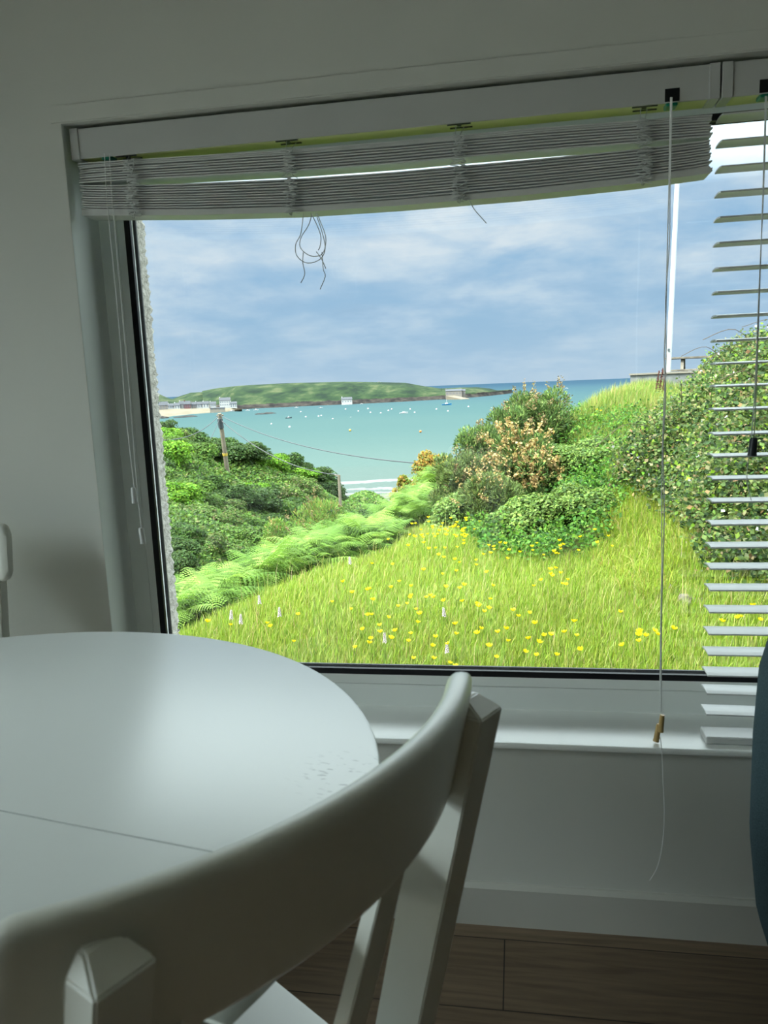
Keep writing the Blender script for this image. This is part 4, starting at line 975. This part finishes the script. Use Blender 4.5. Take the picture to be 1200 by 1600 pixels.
# ---- bracken
def frond(L=.6, npin=15, droop=.5, col=None):
    V, F, T_ = [], [], []; c0 = np.array(srgb(*(col or (124, 176, 66))))*VEG*.95
    def rach(t): return np.array([0, L*t*(1-.12*t), L*(.62*t-.62*droop*t*t)])
    for i in range(10):
        a, b_ = rach(i/10), rach((i+1)/10); w_ = .0035*(1-i/11); k = len(V)
        V += [a+[w_, 0, 0], a-[w_, 0, 0], b_-[w_*.9, 0, 0], b_+[w_*.9, 0, 0]]; F += [(k, k+1, k+2), (k, k+2, k+3)]; T_ += [c0*.9]*4
    for i in range(npin):
        t_ = .16+.82*i/npin; base = rach(t_); tn = unit(rach(min(1, t_+.03))-base); pl_ = L*.36*(1-((t_-.16)/.86)**1.15)*(.75+.25*min(1, i/2.5))+.012
        for s in (-1, 1):
            dr = unit(np.array([s*1.0, .42, -.10+.05*rng.normal()])); up = unit(np.cross(dr*s, tn)); 
            if up[2] < 0: up = -up
            nn = max(4, int(pl_/.013)); cc = c0*math.exp(rng.normal(0, .22))
            for j in range(nn):
                f = (j+.5)/nn; b0 = base+dr*pl_*f+np.array([0, 0, -pl_*.22*f*f]); ll = pl_*.11*(1-f*.8)+.0025; wq = pl_/nn*.60
                for s2 in (-1, 1):
                    e = unit(tn*s2+dr*.35); k = len(V); V += [b0-dr*wq, b0+dr*wq, b0+e*ll+dr*wq*.3+up*ll*.08]; F += [(k, k+1, k+2)]; T_ += [cc*1.0]*3
    return np.array(V), np.array(F), np.array(T_)
def fern_plant(seed, nf, L, cols):
    parts = []; random.seed(seed)
    for i in range(nf):
        v, f, tt = frond(L*random.uniform(.75, 1.2), 12, random.uniform(.55, .95), cols[i % len(cols)]); a = 2*pi*i/nf+random.uniform(-.4, .4); ti = random.uniform(-.25, .30)
        Rx = np.array([[1, 0, 0], [0, cos(ti), -sin(ti)], [0, sin(ti), cos(ti)]]); Rz = np.array([[cos(a), -sin(a), 0], [sin(a), cos(a), 0], [0, 0, 1]])
        stem = random.uniform(.04, .20); v = v@Rx.T@Rz.T+np.array([0, 0, stem]); parts.append((v, f, tt))
        b0 = np.array([[.004, 0, 0], [-.004, 0, 0], [-.003, 0, stem], [.003, 0, stem]]); parts.append((b0, np.array([[0, 1, 2], [0, 2, 3]]), np.tile(np.array(srgb(110, 130, 50)), (4, 1))))
    return join(parts)
FC = [(146, 186, 80), (160, 198, 94), (116, 158, 64), (134, 174, 78)]
fps = [np_mesh('bracken_fern', *(lambda v: (v[0], v[1]))(q_), MT['leaf'], tint=q_[2]) for q_ in [fern_plant(s, 8, .34, FC) for s in (1, 2, 3, 4)]]
fu = [0]*4
def put_fern(x, y, s, k, label, grp):
    o = fps[k] if fu[k] == 0 else fps[k].copy()
    if fu[k]: COL.objects.link(o)
    fu[k] += 1; o.location = (x, y, gz(x, y)-.03); o.scale = (s, s, s*random.uniform(.85, 1.15)); o.rotation_euler = (random.uniform(-.15, .15), random.uniform(-.15, .15), random.uniform(0, 6.3)); tag(o, label, 'fern', grp)
edge = np.array([(210, 1010), (262, 1000), (300, 985), (350, 958), (400, 932), (450, 910), (500, 890), (545, 877), (590, 865), (612, 856)], float)
E_, _ = hit(edge[:, 0], edge[:, 1]); random.seed(5)
for row in range(6):
    for i in range(27):
        t_ = (i+random.uniform(0, 1))/27*(len(edge)-1); j = int(t_); q_ = E_[j]+(E_[min(j+1, len(edge)-1)]-E_[j])*(t_-j); d = q_[:2]/np.hypot(*q_[:2]); out = row*.24+random.uniform(0, .2)+.22
        q2 = q_[:2]+d*out+np.array([-.1*row*.5, 0]); s = random.uniform(.75, 1.15)
        put_fern(q2[0], q2[1], s, random.randrange(4), 'bright green bracken fern in the hedge along the left of the lawn', 'bracken ferns bordering the lawn')
E2 = np.array([at_r(x, y, 8.3) for x, y in ((548, 842), (585, 836), (620, 828), (650, 820), (680, 815), (704, 812))])
for row in range(5):
    for i in range(12):
        t_ = random.uniform(0, 4.99); j = int(t_); q_ = E2[j]+(E2[j+1]-E2[j])*(t_-j); d = q_[:2]/np.hypot(*q_[:2]); q2 = q_[:2]+d*(row*.4+random.uniform(0, .3)+.1)
        put_fern(q2[0], q2[1], random.uniform(1.0, 1.35), random.randrange(4), 'taller bracken fern in the far clump before the surf', 'bracken ferns at the far end of the lawn')

# ---- gorse and scrub bushes to the right of the lawn
GG = [(96, 122, 68), (116, 142, 80), (76, 98, 58), (138, 158, 94)]
def garden_bush(name, px, pytop, r_, rad, label, cols, wts, n=9000, size=.045, spiky=1, flowers=None, seed=0, aspect=.14, cat='bush', sy=1.0):
    p = at_r(px, pytop, r_); g = gz(p[0], p[1]); H = max(.3, p[2]-g)
    V, F, tt, PP, dd = bush_mesh(n, 34, rad, H*1.02/1.08, size, cols, wts, aspect=aspect, spiky=spiky, seed=seed)
    tt = tt*1.45
    zt_ = np.quantile(V[:, 2], .998); V[:, 2] *= (H/zt_); PP[:, 2] *= H/zt_
    o = np_mesh(name, V, F, MT['leaf'], tint=tt); o.location = (p[0], p[1], g-.02); o.scale = (1, sy, 1); tag(o, label, cat)
    b = MB()
    for k in range(9):
        a = k*2.4; q_ = PP[rng.integers(len(PP))]*.8; b.tube([(0.05*cos(a), .05*sin(a), 0), q_*.5+np.array([.03, 0, .05]), q_], .014, 5, .004)
    b.build('stems', MT['legwood'], o)
    if flowers:
        cc, ww, nf, fs, zmin = flowers; m_ = np.where((PP[:, 2] > zmin*H) & (dd[:, 1] < .5))[0]; cl = m_[rng.integers(0, len(m_), nf)]; k = np.repeat(cl, 26)
        ax_ = unit(dd[k]+np.array([0, 0, .8])); tt_ = rng.uniform(-.02, .11, len(k))[:, None]; Q = PP[k]*1.02+ax_*tt_+rng.normal(0, .012, (len(k), 3))
        v, f = leaves(Q, rng.normal(size=(len(k), 3)), fs*rng.uniform(.7, 1.3, len(k)), .42); fo = np_mesh('blossom', v, f, MT['petal'], o, tint=np.repeat(pal(len(k), cc, ww, .14), 4, 0)); fo['label'] = 'dry tan blossom spikes'
    return o
TAN = ([(212, 188, 128), (196, 166, 104), (168, 142, 98), (226, 202, 138)], [3, 3, 2, 1])
BRN = ([(150, 134, 92), (130, 114, 80), (178, 156, 110)], [3, 2, 2])
garden_bush('gorse_bush', 838, 606, 9.8, .50, 'tallest gorse bush standing against the sea with brown tips', GG, [3, 2, 3, 1], 13000, .05, flowers=(*BRN, 80, .022, .55), seed=1)
garden_bush('gorse_bush', 788, 632, 9.4, .44, 'gorse bush with brown tips left of the tallest one', GG, [3, 2, 3, 1], 11000, .05, flowers=(*BRN, 50, .022, .5), seed=2)
garden_bush('gorse_bush', 752, 662, 9.0, .42, 'grey green gorse bush on the seaward slope edge', GG, [3, 2, 3, 1], 11000, .05, flowers=(*BRN, 30, .02, .5), seed=3)
garden_bush('gorse_bush', 820, 668, 8.2, .44, 'gorse bush covered in pale tan blossom spikes', GG, [3, 2, 2, 1], 9000, .05, flowers=(*TAN, 210, .028, .38), seed=4)
garden_bush('gorse_bush', 722, 705, 8.3, .42, 'dusty green gorse bush left of the tan blossomed one', [(104, 122, 72), (124, 142, 84), (80, 96, 58)], [3, 2, 2], 11000, .048, flowers=(*BRN, 25, .02, .5), seed=5)
garden_bush('gorse_bush', 765, 735, 7.5, .40, 'low grey green gorse bush below the tan blossomed one', [(104, 122, 72), (124, 142, 84), (80, 96, 58)], [3, 2, 2], 11000, .045, flowers=(*TAN, 22, .02, .55), seed=6)
SG = [(112, 138, 68), (92, 118, 58), (130, 156, 80), (74, 98, 52)]
garden_bush('shrub', 895, 690, 8.4, .50, 'leafy green shrub right of the tan blossomed gorse', SG, [3, 3, 2, 2], 16000, .034, 0, seed=7, aspect=.32)
garden_bush('shrub', 940, 700, 8.3, .45, 'leafy green shrub under the grassy bank top', SG, [3, 3, 2, 2], 16000, .034, 0, seed=8, aspect=.32)
garden_bush('shrub', 850, 765, 7.0, .42, 'leafy green shrub at the upper edge of the lawn', SG, [3, 3, 2, 2], 16000, .034, 0, seed=9, aspect=.32)
garden_bush('shrub', 905, 765, 6.9, .38, 'leafy green shrub left of the grassy bank foot', SG, [3, 3, 2, 2], 16000, .034, 0, seed=10, aspect=.32)
garden_bush('shrub', 800, 800, 6.9, .33, 'low green shrub bordering the buttercups', SG, [3, 3, 2, 2], 9000, .036, 0, seed=11, aspect=.32)
garden_bush('shrub', 705, 770, 7.6, .28, 'small blue-green shrub beside the far ferns', [(122, 148, 78), (102, 128, 66)], [1, 1], 6000, .036, 0, seed=12, aspect=.3)
OR = [(150, 132, 60), (172, 134, 66), (118, 122, 48), (140, 104, 54)]
garden_bush('shrub', 680, 704, 12.0, .42, 'orange-brown shrub against the turquoise water', OR, [3, 2, 2, 1], 8000, .05, 0, seed=13, aspect=.35)
garden_bush('shrub', 630, 741, 12.0, .30, 'lower olive-brown shrub left of the orange-brown one', OR, [2, 1, 4, 1], 6000, .05, 0, seed=14, aspect=.35)
garden_bush('gorse_bush', 500, 778, 9.6, .48, 'small yellow-green gorse behind the bracken hedge', [(120, 152, 70), (92, 124, 56), (150, 138, 84)], [3, 2, 1], 9000, .045, flowers=(*BRN, 26, .02, .4), seed=15)
garden_bush('gorse_bush', 445, 805, 10.0, .45, 'yellow-green gorse furthest left behind the bracken hedge', [(120, 156, 70), (96, 130, 56), (150, 138, 84)], [3, 2, 1], 8000, .045, flowers=(*TAN, 14, .018, .4), seed=16)

# ---- bramble thicket on the right bank (leaves nobody could count)
def thicket(name, poly, rr, n, hmax, size, cols, wts, label, cat, seed, azr=(0, 34)):
    P, r = polar(n*3, azr[0], azr[1], rr[0], rr[1], .8); top = P.copy(); top[:, 2] += hmax*.5; k = pin(top, poly); P = P[k][:n]; r = r[k][:n]
    h = hmax*(.45+.55*np.clip(vnoise(P[:, 0], P[:, 1], 4.5, seed)*2.2+.5, 0, 1)); u = 1-.75*rng.random(len(P))**1.7; P[:, 2] += h*u; P += rng.normal(0, .05, P.shape)
    V, F = leaves(P, rng.normal(0, .8, (len(P), 3))+np.array([-.1, -.45, .8]), size*rng.uniform(.45, 1.35, len(P)), .36, .1)
    cl = np.exp(.35*vnoise(P[:, 0], P[:, 1], 6, seed+1))[:, None]
    o = np_mesh(name, V, F, MT['leaf'], tint=np.repeat(pal(len(P), cols, wts, .18)*cl, 4, 0)); tag(o, label, cat, kind='stuff'); return P
BR = [(1000, 690), (1040, 640), (1090, 612), (1120, 572), (1180, 545), (1500, 470), (1500, 900), (1200, 880), (1110, 850), (1060, 790), (1010, 755), (960, 740)]
BP = thicket('bramble_thicket', BR, (4.3, 10.5), 125000, .34, .034, [(98, 124, 66), (74, 102, 54), (126, 146, 80), (156, 154, 108), (54, 76, 44), (176, 150, 110), (146, 186, 62)], [4, 3, 3, 1.6, 2.4, .7, 1], 'tangled bramble thicket covering the bank at the right', 'brambles', 31)
# white bramble flowers scattered on it
k = rng.choice(len(BP), 260); v, f = leaves(BP[k]+np.array([0, -.03, .05]), rng.normal(0, .4, (260, 3))+np.array([0, -.6, .6]), .030, .5)
o = np_mesh('bramble_blossom', v, f, MT['petal'], tint=np.full((len(v), 3), 2.0*ALB)); tag(o, 'pale pinkish white bramble blossom scattered over the thicket', 'blossom', kind='stuff')
b = MB(); random.seed(12)
for i in range(46):
    p = Vector(BP[random.randrange(len(BP))]); q_ = p+Vector((random.uniform(-.5, .5), random.uniform(-.3, .2), random.uniform(-.15, .22))); m_ = (p+q_)/2+Vector((0, -.05, random.uniform(.02, .16))); b.tube(smooth_poly([p, m_, q_], 5), .0028, 4)
MT['cane'] = mat('bramble_cane', srgb(176, 150, 120), .7, .2)[0]
tag(b.build('bramble_canes', MT['cane']), 'pale arching bramble canes tangled in the thicket', 'brambles', kind='stuff')
# low mixed herbs at the foot of shrubs
thicket('low_herbs', [(700, 800), (760, 700), (900, 640), (1000, 640), (1010, 740), (960, 800), (940, 850), (850, 872), (760, 860)], (5.8, 11.5), 26000, .16, .035, [(98, 148, 58), (80, 126, 50), (126, 168, 66), (60, 96, 44)], [3, 3, 2, 2], 'low leafy herbs between the shrubs on the slope', 'herbs', 41, (-4, 16))

# ---- grass
def grass(name, P, r, hgt, wid, cols, wts, label, lean=.45, jit=.2, kind='stuff', straw=.35):
    n = len(P); a = rng.uniform(0, 2*pi, n); d = np.stack([np.cos(a), np.sin(a), np.zeros(n)], 1); sd_ = np.stack([-d[:, 1], d[:, 0], d[:, 2]], 1)
    h = hgt*rng.uniform(.45, 1.25, n)[:, None]; l = (lean*rng.uniform(.1, 1.3, n))[:, None]; wv = (wid*rng.uniform(.6, 1.3, n))[:, None]; Z = np.array([0, 0, 1.]); wind = np.array([.06, -.03, 0])
    m1 = P+Z*h*.55+(d*l*.35+wind*.3)*h; tp = P+Z*h*(1-.3*l)+(d*l+wind)*h
    V = np.stack([P-sd_*wv, P+sd_*wv, m1+sd_*wv*.8, m1-sd_*wv*.8, tp], 1).reshape(-1, 3); i = np.arange(n)*5
    q4 = np.stack([i, i+1, i+2, i+3], 1); t3 = np.stack([i+3, i+2, i+4], 1)
    c = pal(n, cols, wts, jit)*np.exp(.16*vnoise(P[:, 0], P[:, 1], 2.2, 9))[:, None]
    st_ = np.clip(vnoise(P[:, 0], P[:, 1], 1.7, 14)*2.2-.55+rng.normal(0, .25, n), 0, .8)[:, None]*straw
    c = c*(1-st_)+np.array(srgb(206, 190, 132))*VEG*st_
    o = np_mesh(name, V, [q4, t3], MT['grass'], tint=np.repeat(c, 5, 0)); tag(o, label, 'grass', kind=kind); return o
LAWN = [(100, 1020), (262, 1002), (300, 988), (350, 962), (400, 937), (450, 915), (500, 895), (560, 880), (612, 862), (640, 835), (690, 815), (740, 835), (800, 868), (880, 872), (940, 860), (960, 800), (1000, 745), (1040, 760), (1090, 850), (1200, 890), (1400, 900), (1600, 1700), (-400, 1700)]
P, r = polar(620000, -36, 28, 3.1, 11.0, 1.0); k = pin(P+np.array([0, 0, .01]), LAWN); P = P[k]; r = r[k]
print('lawn blades', len(P))
GL = [(162, 190, 70), (144, 178, 58), (186, 204, 96), (116, 154, 48), (200, 200, 124), (206, 190, 136)]
grass('lawn_grass', P, r, .085, .0016, GL, [4, 4, 3, 2, 1.2, .5], 'sunlit yellow-green meadow grass of the lawn')
P, r = polar(9000, -36, 28, 3.2, 11.0, 1.0); k = pin(P, LAWN); P = P[k][:2600]
grass('seed_stalks', P, P[:, 0], .21, .0011, [(206, 200, 130), (190, 196, 110), (214, 190, 150)], [3, 2, 1], 'thin pale seeding stalks standing over the lawn', lean=.5, straw=0)
UP = [(840, 700), (880, 655), (900, 640), (960, 610), (1000, 598), (1060, 590), (1130, 585), (1060, 640), (1010, 690), (1000, 750), (950, 760), (900, 700)]
P, r = polar(150000, 0, 24, 6.5, 15.3, 1.0); k = pin(P, UP); P = P[k][:34000]; print('bank blades', len(P))
grass('bank_grass', P, r, .17, .0026, [(150, 176, 78), (124, 158, 66), (176, 184, 104), (190, 176, 118), (96, 134, 56)], [3, 3, 2, 1.6, 2], 'tall tufted grass along the bank top', straw=.7)
P, r = polar(30000, 5, 17, 4.6, 8.4, 1.0); k = pin(P, [(925, 880), (950, 790), (1000, 735), (1060, 790), (1090, 850), (1060, 900), (1040, 960), (960, 930)]); P = P[k]
grass('bank_grass', P, r, .13, .002, [(166, 190, 62), (146, 178, 54), (188, 190, 96), (200, 178, 120)], [3, 3, 1.5, .6], 'long pale grass hanging down the bank foot', lean=.9, straw=1.0)
P, r = polar(60000, 5, 12, 8.5, 13.5, 1.0); k = pin(P, [(890, 660), (960, 612), (1045, 606), (1045, 640), (960, 650)]); P = P[k]; k = vnoise(P[:, 0], P[:, 1], 5, 3) > .12; P = P[k][:1500]
grass('tall_grass', P, r, .22, .0028, [(150, 176, 78), (176, 184, 104), (190, 176, 118)], [3, 3, 1.6], 'tallest grass tufts standing on the skyline of the bank', lean=.35, straw=.3)
for px, py, sz, lb in [(1043, 928, .045, 'small pale stone showing in the bank behind the blind cord'), (1078, 948, .055, 'grey stone showing at the foot of the bank beside the slats')]:
    P_, ok = hit(px, py); bb = bmesh.new(); bmesh.ops.create_icosphere(bb, subdivisions=3, radius=1)
    for v in bb.verts: n = 1+.2*sin(v.co.x*5+px)+.15*sin(v.co.y*7+v.co.z*5); v.co = Vector((v.co.x*sz*1.5*n, v.co.y*sz*n, v.co.z*sz*.9*n))
    mb = MB(); mb.add(bb); MT['stone'] = MT.get('stone') or nmat('pale_stone', [(.4, UP_(srgb(150, 142, 130))), (.6, UP_(srgb(196, 184, 168)))], 14)
    o = mb.build('stone', MT['stone'], smooth=60); o.location = (P_[0][0], P_[0][1], P_[0][2]+sz*.25); tag(o, lb, 'stone')
# dock spikes by the wall
for i, (px, py) in enumerate([(1030, 575), (1024, 580), (1034, 582)]):
    p = at_r(px, py, 11.8); g = gz(p[0], p[1]); b = MB(); H = max(.3, p[2]-g)
    b.tube([(0, 0, 0), (.02, 0, H*.5), (.05, 0, H)], .006, 5)
    for k in range(46):
        f = random.uniform(.35, 1); b.box(-.006, .006, -.006, .006, -.007, .007, mtx=Matrix.Translation((.05*f+random.uniform(-.03, .03)*(1.2-f), random.uniform(-.02, .02), H*f)))
    MT['dock'] = MT.get('dock') or mat('dock_red', srgb(168, 98, 84), .8, .2)[0]
    o = b.build('dock_plant', MT['dock']); o.location = (p[0], p[1], g); tag(o, 'reddish dock seed spike standing before the concrete wall', 'plant', 'dock spikes by the wall')

# ---- buttercups and orchids
def buttercup(seed):
    q = random.Random(seed); V, F, T_ = [], [], []; H = .20; yc = np.array(srgb(250, 228, 20))*VEG*1.2; gc = np.array(srgb(120, 160, 60))*VEG
    for s in range(2):
        w_ = .0012; k = len(V); dx = q.uniform(-.03, .03); V += [np.array([w_, 0, 0]), np.array([-w_, 0, 0]), np.array([dx*.5-w_, 0, H*.55]), np.array([dx*.5+w_, 0, H*.55]), np.array([dx, 0, H])]; F += [(k, k+1, k+2), (k, k+2, k+3), (k+3, k+2, k+4)]; T_ += [gc]*5
        c = V[-1]
        if s: break
    for i in range(5):
        a = i*2*pi/5; d = np.array([cos(a), sin(a), 0]); e = np.array([-sin(a), cos(a), 0]); k = len(V); R = .0125
        V += [c, c+d*R*.6+e*R*.5+np.array([0, 0, .006]), c+d*R*.98+e*R*.35+np.array([0, 0, .013]), c+d*R*.98-e*R*.35+np.array([0, 0, .013]), c+d*R*.6-e*R*.5+np.array([0, 0, .006])]
        F += [(k, k+1, k+2), (k, k+2, k+3), (k, k+3, k+4)]; T_ += [yc]*5
    k = len(V)
    for i in range(6): a = i*pi/3; V.append(c+np.array([cos(a)*.0035, sin(a)*.0035, .006])); T_.append(yc*.8)
    F += [(k, k+1, k+2), (k, k+2, k+3), (k, k+3, k+4), (k, k+4, k+5)]
    return np.array(V), np.array(F), np.array(T_)
bc = [np_mesh('buttercup', v, f, MT['petal'], tint=t_) for v, f, t_ in (buttercup(s) for s in (1, 2, 3))]; bu = [0]*3
random.seed(21); spots = []
def cl(px, py, sx, sy, n, g): spots.extend([(random.gauss(px, sx), random.gauss(py, sy), g) for _ in range(n)])
cl(705, 832, 20, 12, 34, 1); cl(670, 826, 24, 8, 14, 1); cl(650, 850, 20, 10, 8, 1); cl(865, 862, 22, 5, 12, 2); cl(870, 905, 14, 6, 10, 2); cl(790, 866, 16, 5, 6, 2)
cl(690, 1000, 45, 26, 12, 0); cl(660, 930, 45, 25, 18, 0); cl(600, 985, 45, 30, 18, 0); cl(800, 995, 40, 12, 10, 0); cl(700, 870, 40, 14, 14, 0); cl(740, 950, 60, 40, 16, 0); cl(1010, 1000, 12, 8, 8, 3); cl(900, 1000, 6, 6, 4, 0); cl(1160, 965, 14, 3, 6, 3); cl(930, 850, 20, 8, 5, 2)
for px, py in [(425, 975), (352, 975), (410, 972), (545, 918), (470, 957), (305, 985), (590, 960), (565, 930), (520, 940), (455, 1005), (640, 1025), (760, 1030), (850, 1025), (960, 960), (940, 645), (937, 647), (930, 650)]: spots.append((px, py, 0 if px < 900 else 3))
spots = [s for s in spots if s[1] < 1042]; S = np.array([(a, b_) for a, b_, _ in spots]); Hh = .185
# the flower heads, not their feet, stand at these places: march to the ground raised by a stem's height
HC2 = HC; D_ = cF[None]+cR[None]*((S[:, 0]-600)/F_PX)[:, None]-cU[None]*((S[:, 1]-800)/F_PX)[:, None]; D_ /= np.hypot(D_[:, 0], D_[:, 1])[:, None]
rs = np.geomspace(2.6, 13, 200); PP = CAM[None, None]+D_[:, None]*rs[None, :, None]; bel = PP[..., 2]-Hh < ground(PP[..., 0], PP[..., 1]); ii = bel.argmax(1)
LBF = ['yellow buttercup in the open grass of the lawn', 'yellow buttercup in the dense patch by the far end of the lawn', 'yellow buttercup at the foot of the shrubs', 'yellow buttercup growing on the right bank']
for n_, (p_, g_) in enumerate(zip(PP[np.arange(len(S)), ii], [s[2] for s in spots])):
    if not bel[n_].any(): continue
    k = n_ % 3; o = bc[k] if bu[k] == 0 else bc[k].copy()
    if bu[k]: COL.objects.link(o)
    bu[k] += 1; s = random.uniform(.75, 1.1); o.scale = (s*1.1, s*1.1, s*1.05); o.location = (p_[0], p_[1], gz(p_[0], p_[1])); o.rotation_euler = (random.uniform(-.1, .35), random.uniform(-.25, .25), random.uniform(0, 6)); tag(o, LBF[g_], 'flower', LBF[g_].replace('buttercup', 'buttercups'))
def orchid():
    V, F, T_ = [], [], []; c = np.array(srgb(240, 226, 240))*VEG; k = 0; V += [np.array([.0015, 0, 0]), np.array([-.0015, 0, 0]), np.array([0, 0, .19])]; F += [(0, 1, 2)]; T_ += [np.array(srgb(120, 160, 60))]*3
    for i in range(34):
        z = .12+.065*i/34; a = i*2.4; R = .013*(1-.55*i/34); d = np.array([cos(a), sin(a), 0]); e = np.array([-sin(a), cos(a), 0]); k = len(V)
        V += [np.array([0, 0, z]), d*R+e*R*.5+np.array([0, 0, z+.003]), d*R*1.2+np.array([0, 0, z-.006]), d*R-e*R*.5+np.array([0, 0, z+.003])]; F += [(k, k+1, k+2), (k, k+2, k+3)]; T_ += [c*random.uniform(.8, 1.1)]*4
    return np.array(V), np.array(F), np.array(T_)
v, f, t_ = orchid(); oc = np_mesh('orchid', v, f, MT['petal'], tint=t_); fo = True
for (px, py), lb in zip([(438, 978), (362, 978), (377, 990), (697, 972), (699, 1034), (603, 1022), (550, 890), (409, 955)],
        ['pale orchid spike standing alone right of the table edge', 'pale orchid spike nearest the bracken', 'pale orchid spike second from the bracken', 'lilac orchid spike among buttercups in mid lawn', 'lilac orchid spike low in the middle near the window frame', 'pale orchid spike low and left of the chair back', 'pale orchid spike high up near the bracken hedge end', 'faint pale orchid spike in the upper left of the lawn']):
    P_, ok = hit(px, py+18); o = oc if fo else oc.copy(); o.scale = (.75, .75, .8)
    if not fo: COL.objects.link(o)
    fo = False; x, y = P_[0][:2]; o.location = (x, y, gz(x, y)); o.rotation_euler = (0, random.uniform(-.1, .1), random.uniform(0, 6)); tag(o, lb, 'flower')
